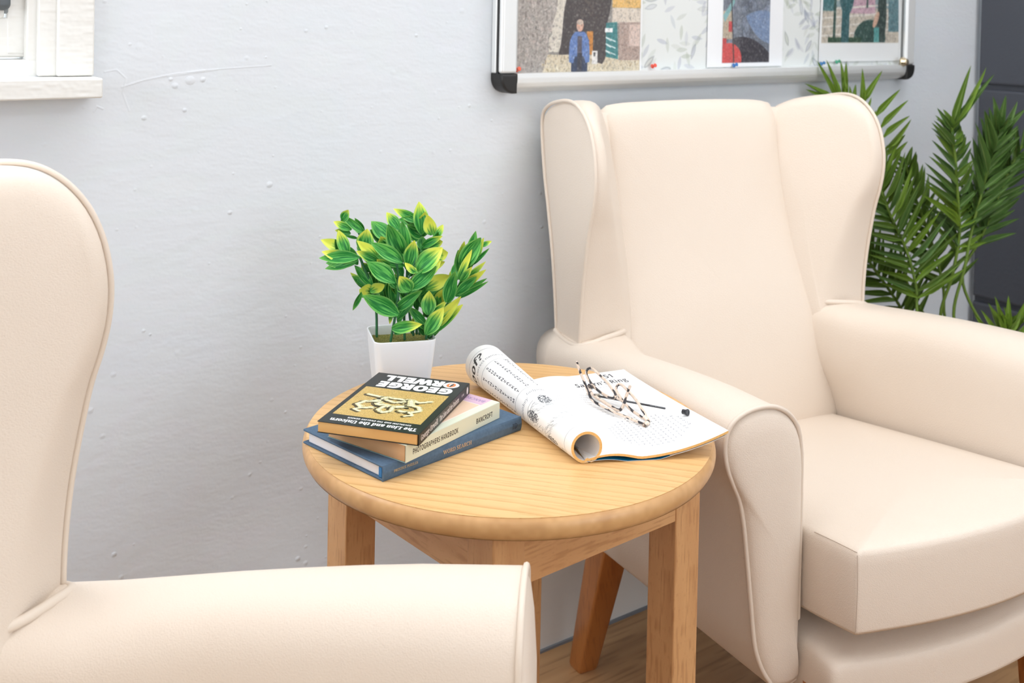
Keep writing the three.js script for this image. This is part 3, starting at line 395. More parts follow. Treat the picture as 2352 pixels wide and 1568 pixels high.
    g.fillStyle = '#3f6f72'; g.fillRect(x0, yb - 150 * S, 46 * S, 70 * S); g.fillStyle = '#5b8189'; g.fillRect(x0 + 268 * S, pt, 46 * S, 250 * S - pt + 20 * S);
    g.fillStyle = '#2c4a42'; g.fillRect(x0 + 42 * S, pt, 9 * S, yb - pt); g.fillRect(x0 + 172 * S, pt, 7 * S, yb - pt - 90 * S); g.beginPath(); g.ellipse(x0 + 190 * S, yb - 14 * S, 66 * S, 46 * S, 0, 0, 7); g.fill(); g.fillStyle = '#2f4b35'; g.fillRect(x0 + 24 * S, yb - 14 * S, 130 * S, 20 * S); g.fillStyle = '#2d5a5e'; g.beginPath(); g.ellipse(x0 + 92 * S, yb - 130 * S, 30 * S, 60 * S, 0, 0, 7); g.fill(); g.fillRect(x0 + 74 * S, yb - 110 * S, 30 * S, 110 * S);
    g.fillStyle = '#2a3b36'; g.beginPath(); g.ellipse(x0 + 240 * S, yb - 80 * S, 19 * S, 80 * S, 0, 0, 7); g.fill(); g.fillStyle = '#d3a98f'; g.beginPath(); g.ellipse(x0 + 214 * S, yb - 60 * S, 9 * S, 24 * S, 0.5, 0, 7); g.fill(); g.fillStyle = '#4f9a97'; g.fillRect(x0 + 206 * S, yb - 40 * S, 22 * S, 40 * S); speck(g, W, H, 4, 14000); g.restore();
  }, 660, 690, (u, v) => [0.006 * Math.sin(v * 5 + 1.2) * (u - 0.5), 0.0024 * Math.sin(u * 3.14) * (0.6 + 0.4 * Math.sin(v * 4))]);
  const pin = (px, py, color, word) => { const p = onZ(px, py, 0.02); const g = new THREE.LatheGeometry([[0, 0.0105], [0.0036, 0.0105], [0.0042, 0.0095], [0.0024, 0.007], [0.0022, 0.004], [0.0046, 0.002], [0.0046, 0.001], [0.0008, 0.0008], [0.0006, -0.003], [0, -0.003]].map(q => new THREE.Vector2(...q)), 16); g.rotateX(Math.PI / 2 - 0.3);
    const m = new THREE.Mesh(g, std({ color, roughness: 0.35 })); m.name = numbered('push_pin'); m.position.set(p.x, p.y, 0.0145); m.castShadow = m.receiveShadow = true; m.userData = { label: word, category: 'push pin', group: 'push pins in the notice board' }; scene.add(m); };
  pin(1190, 161, 0xf0623a, 'orange push pin beside the print of the person in blue'); pin(1502, 153, 0xee4a2e, 'red push pin in the floral lining'); pin(1689, 151, 0x1f78c4, 'blue push pin under the white sheet with grey blue cloth'); pin(1890, 147, 0x3b7fb8, 'blue push pin under the curling bordered print'); pin(1925, 143, 0x46a884, 'green push pin under the curling bordered print');
}

// ------------------------------------------------------------------ books on the table
function bookUV(g, W, D) { const p = g.attributes.position, n = g.attributes.normal, uv = g.attributes.uv; for (let i = 0; i < p.count; i++) uv.setXY(i, p.getX(i) / W + 0.5, 0.5 - p.getZ(i) / D); return g; }
const paperEdge = (a, b, seed) => std({ map: dataTex(64, 256, (u, v) => mix3(a, b, vnoise(u * 3 + seed, v * 120, 64, 120) * 0.7 + 0.3 * vnoise(u * 6, v * 9, 6, 9)).map(Math.round), true), roughness: 0.85 });
const planeTop = (w, d, y) => { const g = new THREE.PlaneGeometry(w, d); g.rotateX(-Math.PI / 2); return g.translate(0, y, 0); };
// local frame of every book: x across the cover (spine at -x), z down the cover (top edge at -z)
{ // hardback word search, blue cloth
  const th = 0.0185, W = 0.158, L = 0.234;
  const a = V(0.6535, 0, 0.5135), dir = V(0.9865, 0, -0.164), back = V(-0.164, 0, -0.9865);
  const c = a.clone().addScaledVector(dir, L / 2).addScaledVector(back, W / 2);
  const b = thing('hardback_book', 'blue cloth hardback with gold lettering at the bottom of the stack', 'book', [c.x, TOP, c.z], 0, 'books stacked on the table');
  b.quaternion.setFromRotationMatrix(new THREE.Matrix4().makeBasis(back.clone(), V(0, 1, 0), back.clone().cross(V(0, 1, 0))));   // +x away from the spine
  const zs = Math.sign(back.clone().cross(V(0, 1, 0)).dot(dir));     // which way local z runs along the spine
  const cloth = dataTex(256, 256, (u, v) => { const n = 0.5 * vnoise(u * 90, v * 90, 90, 90) + 0.5 * vnoise(u * 12, v * 12, 12, 12); return mix3([66, 92, 118], [88, 114, 138], n).map(Math.round); }, true, 5, 5);
  const cm = std({ map: cloth, roughness: 0.6, bumpMap: cloth, bumpScale: 0.0002 });
  part('cover', rbox(W, 0.0028, L, 0.0012, 0, 0.0014, 0), cm, b); part('cover', rbox(W, 0.0028, L, 0.0012, 0, th - 0.0014, 0), cm, b);
  const sp = new THREE.Shape(); sp.moveTo(0, 0); sp.lineTo(-0.001, 0); sp.quadraticCurveTo(-0.0055, th / 2, -0.001, th); sp.lineTo(0, th); sp.closePath(); const sg = new THREE.ExtrudeGeometry(sp, { depth: L, bevelEnabled: false, curveSegments: 12 }); sg.translate(-W / 2 + 0.001, 0, -L / 2);
  const spine = part('spine', boxUV(toCreasedNormals(sg, 0.8), 1), cm, b);
  const gold = (s, size, len, pos, color = '#d8b678', font = 'serif') => { const t = canvasTex(1024, 96, (g, w, h) => { g.clearRect(0, 0, w, h); g.fillStyle = color; g.font = `${size}px ${font}`; g.textBaseline = 'middle'; g.textAlign = 'center'; g.fillText(s, w / 2, h / 2, w - 10); });
    const pl = new THREE.PlaneGeometry(len, len * 96 / 1024, 1, 8); const m = part('spine_lettering', pl, std({ map: t, transparent: true, alphaTest: 0.35, roughness: 0.4, side: THREE.DoubleSide }), spine);
    const pp = pl.attributes.position; for (let i = 0; i < pp.count; i++) { const y = pp.getY(i) / (th / 2); pp.setZ(i, 0.0022 * (1 - y * y) + 0.00035); } pl.computeVertexNormals();
    m.position.set(-W / 2, th / 2, zs * (pos - L / 2)); m.rotation.set(0, -Math.PI / 2, 0); return m; };
  gold('PRESTIGE PUZZLES', 88, 0.047, 0.034); gold('WORD SEARCH', 94, 0.072, 0.118, '#dcb583');
  gold('ID', 96, 0.1, 0.221, '#15243a', 'sans-serif');
  const pm = paperEdge([226, 226, 232], [246, 245, 246], 2); part('pages', rbox(W - 0.008, th - 0.0056, L - 0.008, 0.001, -0.003, th / 2, 0), pm, b);
  part('head_band', rbox(0.006, th - 0.006, 0.003, 0.001, -W / 2 + 0.006, th / 2, -zs * (L / 2 - 0.0025)), std({ color: 0x2a78b8, roughness: 0.6 }), b);
}
const paperback = (name, label, T0, th, c, W, L, xAxis, coverTex, spineTex, coverMat, edge) => {     // xAxis: from the spine across the front cover
  const b = thing(name, label, 'book', [c.x, T0, c.z], 0, 'books stacked on the table'); const zA = xAxis.clone().cross(V(0, 1, 0)).normalize(); b.quaternion.setFromRotationMatrix(new THREE.Matrix4().makeBasis(xAxis, V(0, 1, 0), zA));
  part('pages', rbox(W - 0.0025, th - 0.0012, L - 0.002, 0.0006, 0.0006, th / 2, 0), edge, b);
  part('back_cover', rbox(W, 0.0006, L, 0.00028, 0, 0.0003, 0), coverMat, b);
  const f = part('front_cover', rbox(W, 0.0006, L, 0.00028, 0, th - 0.0003, 0), coverMat, b);
  const pg = new THREE.PlaneGeometry(W - 0.0004, L - 0.0004); pg.rotateX(-Math.PI / 2); pg.translate(0, th + 0.00012, 0); part('cover_print', pg, std({ map: coverTex, roughness: 0.38 }), f);
  const s = part('spine', rbox(0.0008, th - 0.0002, L, 0.00035, -W / 2 - 0.0002, th / 2, 0), coverMat, b);
  const sgm = new THREE.PlaneGeometry(L - 0.0004, th - 0.0008); sgm.rotateY(-Math.PI / 2); sgm.translate(-W / 2 - 0.00075, th / 2, 0); part('spine_print', sgm, std({ map: spineTex, roughness: 0.4 }), s);
  return b;
};
{ // photographer's handbook
  const a = V(0.6795, 0, 0.521), dir = V(0.9528, 0, -0.3036), back = V(-0.3036, 0, -0.9528), W = 0.128, L = 0.186, c = a.clone().addScaledVector(dir, L / 2).addScaledVector(back, W / 2);
  const cover = canvasTex(660, 960, (g, w, h) => { // u runs from the spine, top of the canvas is the head of the cover
    g.fillStyle = '#dfe4cf'; g.fillRect(0, 0, w, h); g.fillStyle = '#b7cfd6'; g.fillRect(60, 0, w - 60, 250); g.fillStyle = '#e9c9ad'; g.fillRect(60, 270, w - 60, 560); g.strokeStyle = '#f1e8d8'; g.lineWidth = 12; g.strokeRect(60, 268, w - 40, 564);
    const r = rng(77); for (let i = 0; i < 70; i++) { g.strokeStyle = `rgba(90,80,72,${0.12 + r() * 0.3})`; g.lineWidth = 2 + r() * 10; g.beginPath(); const y = 360 + r() * 340; g.moveTo(120 + r() * 120, y); g.bezierCurveTo(260, y - 40 + r() * 60, 380, y + 60, 560 + r() * 80, y - 60 + r() * 160); g.stroke(); }
    g.fillStyle = '#d9b6cb'; g.fillRect(60, 832, w - 60, 128); g.fillStyle = '#9d7fae'; g.font = 'bold 52px sans-serif'; g.textBaseline = 'middle'; g.fillText('BANCROFT', 76, 900, 215);
  });
  const spineT = canvasTex(1200, 140, (g, w, h) => { g.fillStyle = '#dcdcc4'; g.fillRect(0, 0, w, h); g.fillStyle = '#26221d'; g.font = 'bold 62px sans-serif'; g.textBaseline = 'middle'; g.fillText('PHOTOGRAPHERS HANDBOOK', 78, 74, 560); g.fillText('BANCROFT', 874, 74, 226); });
  const b = paperback('handbook', 'pale green paperback handbook in the middle of the stack', TOP + 0.0186, 0.021, c, W, L, back, cover, spineT, std({ color: 0xd9dcc6, roughness: 0.45 }), paperEdge([196, 148, 104], [222, 178, 132], 5));
  const c2 = b.children.find(o => o.name === 'back_cover'); c2.material = std({ color: 0x86a7ab, roughness: 0.5 });
}
{ // top paperback, turned upside down to us
  const W = 0.1305, L = 0.19, c = V(0.7265, 0, 0.422), spineSide = V(Math.cos(0.918), 0, Math.sin(0.918)), xA = spineSide.clone().negate();
  const cover = canvasTex(880, 1280, (g, w, h) => {
    g.fillStyle = '#191f1f'; g.fillRect(0, 0, w, h); const px = 58, py = 196, pw = w - 100, ph = 700;
    g.fillStyle = '#c8a860'; g.fillRect(px, py, pw, ph); const r = rng(13);
    for (let i = 0; i < 15000; i++) { g.fillStyle = ['#8d6f35', '#e8cf8e', '#b58d45', '#6f5527', '#f0dca4', '#cfa24a'][Math.floor(r() * 6)]; g.globalAlpha = 0.55; g.fillRect(px + r() * (pw - 5), py + r() * (ph - 5), 2 + r() * 4, 2 + r() * 4); } g.globalAlpha = 1;
    // a cast plaque lying on sand: pale worn relief with dark hollows
    const blob = (pts, col, a = 1) => { g.globalAlpha = a; g.fillStyle = col; g.beginPath(); pts.forEach((p, i) => { const q = pts[(i + 1) % pts.length], m = [(p[0] + q[0]) / 2, (p[1] + q[1]) / 2]; i ? g.quadraticCurveTo(p[0], p[1], m[0], m[1]) : g.moveTo(m[0], m[1]); }); const p = pts[0], q = pts[1]; g.quadraticCurveTo(p[0], p[1], (p[0] + q[0]) / 2, (p[1] + q[1]) / 2); g.fill(); g.globalAlpha = 1; };
    const pale = ['#e4dfb6', '#cfc893', '#f3efd0', '#b9b07c'], limb = (pts, wd) => { for (let k = 0; k < 3; k++) { g.strokeStyle = ['rgba(44,32,14,0.8)', '#d6cf9c', '#efebc8'][k]; g.lineWidth = wd * [1.35, 1, 0.45][k]; g.lineCap = g.lineJoin = 'round'; g.beginPath(); pts.forEach((p, i) => { const o = k ? 0 : 12; i ? g.lineTo(p[0] + o, p[1] - o * 1.4) : g.moveTo(p[0] + o, p[1] - o * 1.4); }); g.stroke(); } };
    const wig = (pts, n, amp) => { const o = []; for (let i = 0; i < pts.length - 1; i++) for (let k = 0; k < n; k++) o.push([lerp(pts[i][0], pts[i + 1][0], k / n) + (r() - 0.5) * amp, lerp(pts[i][1], pts[i + 1][1], k / n) + (r() - 0.5) * amp]); o.push(pts[pts.length - 1]); return o; };
    limb(wig([[160, 720], [240, 660], [320, 700], [420, 690], [520, 700], [640, 690], [740, 720]], 4, 14), 40); limb(wig([[330, 690], [290, 600], [350, 520], [450, 500], [560, 520], [600, 600], [560, 690]], 4, 16), 62);
    limb(wig([[300, 580], [200, 560], [170, 480], [230, 420], [330, 430]], 4, 14), 44); limb(wig([[600, 580], [700, 560], [730, 470], [670, 400], [580, 430]], 4, 14), 44); limb(wig([[250, 430], [190, 370], [250, 330]], 4, 12), 30); limb(wig([[660, 400], [720, 350], [650, 320]], 4, 12), 30); limb(wig([[420, 500], [400, 400], [460, 350], [520, 400], [490, 500]], 4, 12), 42); limb(wig([[380, 640], [450, 600], [540, 640]], 4, 10), 40);
    for (let i = 0; i < 520; i++) { g.strokeStyle = r() < 0.45 ? 'rgba(58,46,22,0.65)' : pale[Math.floor(r() * 4)]; g.globalAlpha = 0.6; g.lineWidth = 2 + r() * 3; g.beginPath(); const t = r() * 6.28, q = Math.sqrt(r()), x = 450 + Math.cos(t) * q * 290, y = 540 + Math.sin(t) * q * 190, c1 = r() * 6.28; const dt = g; g.moveTo(x, y); g.quadraticCurveTo(x + Math.cos(c1) * 16, y + Math.sin(c1) * 10, x + Math.cos(c1 + 0.9) * 24, y + Math.sin(c1 + 0.9) * 16); g.stroke(); } g.globalAlpha = 1;
    for (const [x, y, a, b2] of [[300, 500, 26, 18], [560, 470, 30, 20], [610, 640, 24, 16], [250, 620, 20, 14], [380, 585, 16, 12], [520, 585, 16, 12]]) { g.fillStyle = '#2c2415'; g.beginPath(); g.ellipse(x, y, a, b2, 0.3, 0, 7); g.fill(); }
    g.fillStyle = '#fff'; g.textBaseline = 'alphabetic'; g.font = 'bold 78px serif'; g.lineWidth = 3; g.strokeStyle = '#fff'; const put = (s, x, y, mw) => { g.fillText(s, x, y, mw); g.strokeText(s, x, y, mw); };
    put('The Lion and the Unicorn', 46, 104, 760); g.font = 'bold 40px sans-serif'; g.fillText('SOCIALISM AND THE ENGLISH GENIUS', 120, 164, 560);
    g.font = 'bold 178px sans-serif'; g.lineWidth = 16; g.lineJoin = 'round'; put('GEORGE', 66, 1066, 748); put('ORWELL', 66, 1232, 748);
    g.fillStyle = '#191f1f'; g.fillStyle = '#fff'; g.beginPath(); g.ellipse(132, 1168, 74, 72, 0, 0, 7); g.fill(); g.fillStyle = '#e78549'; g.beginPath(); g.ellipse(132, 1168, 42, 54, 0, 0, 7); g.fill(); g.fillStyle = '#fff'; g.beginPath(); g.ellipse(132, 1176, 20, 32, 0, 0, 7); g.fill(); g.fillStyle = '#2a2a2a'; g.beginPath(); g.ellipse(126, 1174, 12, 30, 0.15, 0, 7); g.fill(); g.beginPath(); g.arc(132, 1138, 10, 0, 7); g.fill();
  });
  const spineT = canvasTex(1280, 92, (g, w, h) => { g.fillStyle = '#2a2723'; g.fillRect(0, 0, w, h); g.fillStyle = '#efe2dc'; g.font = 'bold 66px serif'; g.textBaseline = 'middle'; g.fillText('George Orwell', 40, 46, 400); g.fillText('The Lion and the Unicorn', 480, 46, 500); g.font = 'bold 30px sans-serif'; g.fillText('0 14', 1060, 46); g.beginPath(); g.ellipse(1216, 46, 22, 34, 0, 0, 7); g.fill(); });
  paperback('paperback_book', 'black paperback with bold white lettering on top of the stack', TOP + 0.0398, 0.0138, c, W, L, xA, cover, spineT, std({ color: 0x1d2323, roughness: 0.4 }), paperEdge([222, 168, 100], [242, 196, 130], 8));
}

// ------------------------------------------------------------------ open puzzle magazine with its left half rolled under
let pageY;      // height of the right page over the table, for things lying on it
{
  const VF = onY(1343, 1057, TOP + 0.004), VB = onY(1222, 867, TOP + 0.008); VF.y = VB.y = TOP;
  const ax = VB.clone().sub(VF), LEN = ax.length(); ax.normalize(); const q = V(-ax.z, 0, ax.x); if (q.dot(V(1, 0, 0)) < 0) q.negate();
  const b = thing('puzzle_book', 'open puzzle magazine with its left pages rolled into a tube', 'magazine', [VF.x, TOP, VF.z], 0);
  const at = (s, qq, h) => V(0, 0, 0).addScaledVector(ax, s * LEN).addScaledVector(q, qq).add(V(0, h, 0));
  const loc = (px, py, h) => { const p = onY(px, py, TOP + h).sub(VF); return [p.dot(ax) / LEN, p.dot(q)]; };
  const TH = 0.0034;
  // ---- tube: a section is a list of [q, h]
  const cF = loc(1347, 1024, 0.021), cB = loc(1124, 852, 0.031);
  const section = s => { const r = lerp(0.0198, 0.030, s), qc = lerp(cF[1], cB[1], s), pts = []; const a0 = lerp(-72, -28, s) * Math.PI / 180;
    const p0 = [0, 0.0042], p1 = [qc + r * Math.cos(a0), r + r * Math.sin(a0)];
    const m = 8; for (let i = 0; i < m; i++) { const t = i / m, tn = [-Math.sin(a0), Math.cos(a0)]; const k = [lerp(p0[0], p1[0], 0.5) - 0.0 * tn[0], lerp(p0[1], p1[1], 0.35)]; pts.push([lerp(lerp(p0[0], k[0], t), lerp(k[0], p1[0], t), t), lerp(lerp(p0[1], k[1], t), lerp(k[1], p1[1], t), t)]); }
    const n = 44, a1 = 1.5 * Math.PI + 0.15; for (let i = 0; i <= n; i++) { const a = lerp(a0, a1, i / n); pts.push([qc + r * Math.cos(a), r + r * Math.sin(a) * (a > Math.PI ? 1 : 1)]); }
    pts.push([qc * 0.4 - 0.001, 0.0012]); return pts.map(p => [p[0], Math.max(p[1], 0.0006)]); };
  const NS = 28, s0 = 0.0, s1 = Math.max(1.0, cB[0]); const outer = [], inner = [];
  for (let i = 0; i <= NS; i++) { const s = lerp(s0, s1, i / NS), sec = section(s), o = [], n = [];
    sec.forEach((p, j) => { const A = sec[Math.max(0, j - 1)], B = sec[Math.min(sec.length - 1, j + 1)], dx = B[0] - A[0], dy = B[1] - A[1], l = Math.hypot(dx, dy) || 1; const skew = (cB[0] - 1) * 0; o.push(at(s, p[0], p[1])); const th = Math.min(TH, TH * (0.3 + j * 0.4)); n.push(at(s, p[0] - dy / l * th, Math.max(0.0009, p[1] + dx / l * th))); });
    outer.push(o); inner.push(n); }
  const nn = outer[0].length, lens = [0]; for (let j = 1; j < nn; j++) lens.push(lens[j - 1] + outer[0][j].distanceTo(outer[0][j - 1]));
  const pageL = canvasTex(1024, 1408, (g, w, h) => { // left page: x from its outer edge to the fold, y from head to foot
    g.fillStyle = '#fbfaf8'; g.fillRect(0, 0, w, h); const r = rng(99); g.strokeStyle = '#8c8c90'; g.fillStyle = '#333';
    g.lineWidth = 3; g.beginPath(); g.moveTo(0, 62); g.lineTo(w, 62); g.stroke(); g.font = 'italic bold 92px sans-serif'; g.fillText('hoof?', 440, 152, 230); g.fillStyle = '#77777c'; g.font = '30px sans-serif'; g.fillText('What are the correct names for these', 380, 196, 520);
    g.lineWidth = 3; g.strokeRect(40, 252, 880, 478); g.fillStyle = '#4a4a50'; g.font = 'bold 34px sans-serif'; g.textAlign = 'center';
    const rows = ['TGITOATIKSLWEU', 'UHIYRMCAIDEANL', 'LCMRXEKVAUTOSI', 'OHOKZNRANDPELA', 'NINTNMYAYIACTO', 'IUTUZOTAHRNESK', 'TNFMYILUCNZAEN', 'RMMVTEOUNZSGAE', 'YEIOILTPEANLIS', 'ILAELPANTSDOWE', 'DATINAFIEKUBMR', 'PEOPLEFTOALCGH', 'SWNARUIEMTOYKA']; g.font = 'bold 31px sans-serif'; rows.forEach((t, i) => [...t].forEach((ch, j) => g.fillText(ch, 82 + j * 61, 292 + i * 35)));
    g.textAlign = 'left'; g.fillStyle = '#8a8a90'; g.font = 'italic 34px serif'; g.fillText('calf', 330, 800); g.fillText('cub / monkey', 420, 836, 210); g.fillText('tadpole    foal', 640, 800, 250);
    // animal sketch
    g.strokeStyle = 'rgba(70,72,78,0.75)'; g.lineWidth = 3; g.beginPath(); g.moveTo(330, 1010); g.quadraticCurveTo(440, 880, 640, 880); g.stroke(); g.beginPath(); g.moveTo(340, 1030); g.quadraticCurveTo(470, 910, 640, 905); g.stroke();
    for (let i = 0; i < 700; i++) { const t = r() * 6.28, rr = Math.sqrt(r()); const x = 650 + Math.cos(t) * rr * 190, y = 1040 + Math.sin(t) * rr * 150; if (Math.hypot((x - 620) / 90, (y - 1060) / 70) < 1) continue; g.strokeStyle = `rgba(80,84,90,${0.2 + r() * 0.35})`; g.lineWidth = 1.6; g.beginPath(); g.moveTo(x, y); g.lineTo(x + 10 + r() * 16, y + 8 + r() * 22); g.stroke(); }
    for (const [x, y, a, c2, n] of [[560, 950, 30, 66, 240], [690, 925, 34, 58, 240], [500, 1180, 20, 60, 160]]) for (let i = 0; i < n; i++) { const t = r() * 6.28, rr = Math.sqrt(r()); g.fillStyle = 'rgba(40,44,50,0.6)'; g.fillRect(x + Math.cos(t) * rr * a, y + Math.sin(t) * rr * c2, 5, 5); }
    g.fillStyle = '#333'; g.beginPath(); g.ellipse(430, 1210, 14, 22, 0.3, 0, 7); g.fill(); g.strokeStyle = '#77777c'; g.lineWidth = 3; g.beginPath(); g.ellipse(430, 1215, 30, 50, 0.2, 0, 7); g.stroke(); for (let i = 0; i < 6; i++) { g.strokeRect(250 + i * 42, 1250 + i * 6, 34, 30); }
    g.strokeStyle = '#a2a2a6'; g.beginPath(); g.moveTo(60, 1330); g.lineTo(w - 60, 1330); g.stroke();
  });
  const pageMatL = std({ map: pageL, roughness: 0.7 }), edgeMat = paperEdge([232, 180, 104], [246, 202, 134], 3), inside = std({ color: 0xefeae6, roughness: 0.6 });
  const LT = lens[nn - 1]; part('rolled_pages', flip(gridGeo(outer, (i, j) => [1 - lens[j] / 0.205, 1 - (1 - i / NS)])), pageMatL, b);
  part('tube_lining', gridGeo(inner, (i, j) => [i / NS, j / nn]), inside, b);
  const rim = (i, f) => { const g = gridGeo([outer[i], inner[i]], (a, j) => [a * 0.2, j / nn * 4]); return f ? flip(g) : g; };
  part('page_edges', rim(0, false), edgeMat, b); part('page_edges', rim(NS, true), edgeMat, b);
  // ---- right half: top surface over a page block, cover under it
  const qR = t => lerp(loc(1673, 993, 0.03)[1], loc(1433, 843, 0.012)[1], t), sFr = loc(1673, 993, 0.03)[0], sBk = loc(1433, 843, 0.012)[0];
  const lift = (u, v) => 0.0046 + 0.0058 * Math.sin(Math.min(1, u * 2.6) * Math.PI) * (1 - 0.5 * v) + 0.024 * Math.pow(Math.max(0, u - 0.35) / 0.65, 2) * Math.pow(1 - v, 1.3) + 0.004 * u * u;
  const NU = 30, NV = 24, topR = [], botR = [], covT = [], covB = [];
  for (let j = 0; j <= NV; j++) { const v = j / NV, a = [], c = [], d = [], e = []; for (let i = 0; i <= NU; i++) { const u = i / NU, s = lerp(lerp(0, 1, v), lerp(sFr, sBk, v), u), qq = u * qR(v) , y = lift(u, v); a.push(at(s, qq, y)); const th = lerp(0.0022, 0.0032, Math.min(1, u * 3)); c.push(at(s, qq, y - th)); const gap = 0.0005 + 0.0044 * Math.sin(Math.min(1, u * 1.6) * Math.PI) * (1 - v), cy = Math.max(0.0006, y - th - gap - 0.0018 * u * (1 - v)); d.push(at(s, qq * 0.985, cy)); e.push(at(s, qq * 0.985, Math.max(0.0002, cy - 0.0004))); } topR.push(a); botR.push(c); covT.push(d); covB.push(e); }
  pageY = (x, z) => { const p = V(x - VF.x, 0, z - VF.z), v = Math.min(1, Math.max(0, p.dot(ax) / LEN)), u = Math.min(1, Math.max(0, p.dot(q) / qR(v))); return TOP + lift(u, v); };
  const pageR = canvasTex(1024, 1408, (g, w, h) => { // right page: x from the fold, y from head to foot; ink paled to imitate glare
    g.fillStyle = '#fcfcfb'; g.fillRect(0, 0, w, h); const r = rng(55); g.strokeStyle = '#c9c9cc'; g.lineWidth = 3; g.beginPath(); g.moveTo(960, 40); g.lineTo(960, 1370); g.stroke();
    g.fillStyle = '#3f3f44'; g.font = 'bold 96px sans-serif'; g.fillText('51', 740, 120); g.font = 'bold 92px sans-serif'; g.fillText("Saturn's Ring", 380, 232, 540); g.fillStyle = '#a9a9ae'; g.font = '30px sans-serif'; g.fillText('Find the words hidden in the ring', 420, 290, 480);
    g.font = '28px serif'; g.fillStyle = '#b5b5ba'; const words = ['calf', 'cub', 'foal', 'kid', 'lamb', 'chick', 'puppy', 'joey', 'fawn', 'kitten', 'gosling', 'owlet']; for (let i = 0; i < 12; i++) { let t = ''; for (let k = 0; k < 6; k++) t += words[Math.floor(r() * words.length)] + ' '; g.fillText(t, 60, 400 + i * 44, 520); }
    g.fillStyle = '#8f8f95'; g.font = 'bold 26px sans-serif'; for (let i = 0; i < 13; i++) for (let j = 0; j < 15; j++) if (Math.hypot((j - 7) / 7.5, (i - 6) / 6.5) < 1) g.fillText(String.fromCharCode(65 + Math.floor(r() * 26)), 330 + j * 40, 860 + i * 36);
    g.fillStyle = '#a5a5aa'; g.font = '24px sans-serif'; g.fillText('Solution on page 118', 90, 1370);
  });
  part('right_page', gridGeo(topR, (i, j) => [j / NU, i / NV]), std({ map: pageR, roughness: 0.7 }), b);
  const wall = (a, c, pick) => gridGeo([pick(c), pick(a)], (i, j) => [i * 0.2, j / NU * 3]);
  const es = [wall(topR, botR, r => r[0]), flip(wall(topR, botR, r => r[NV])), flip(wall(topR, botR, r => r.map(x => x[NU]))), flip(gridGeo(botR, () => [0, 0]))];
  es[2] = gridGeo([botR.map(x => x[NU]), topR.map(x => x[NU])], (i, j) => [i * 0.2, j / NV * 3]);
  const em = edgeMat.clone(); em.side = THREE.DoubleSide; part('page_edges', mergeGeometries(es), em, b);
  const cv = part('cover', mergeGeometries([gridGeo(covT, (i, j) => [j / NU, i / NV]), flip(gridGeo(covB, () => [0, 0])), gridGeo([covB[0], covT[0]], () => [0, 0])]), std({ color: 0xe9edf0, roughness: 0.4, side: THREE.DoubleSide }), b);
  const blu = []; for (let j = 0; j <= 8; j++) { const row = []; for (let i = 0; i <= 18; i++) row.push(covT[j][i].clone().add(V(0, 0.00025, 0))); blu.push(row); } part('inside_cover_print', gridGeo(blu, (i, j) => [j, i]), std({ color: 0x0b79ad, roughness: 0.4, side: THREE.DoubleSide }), cv);
}

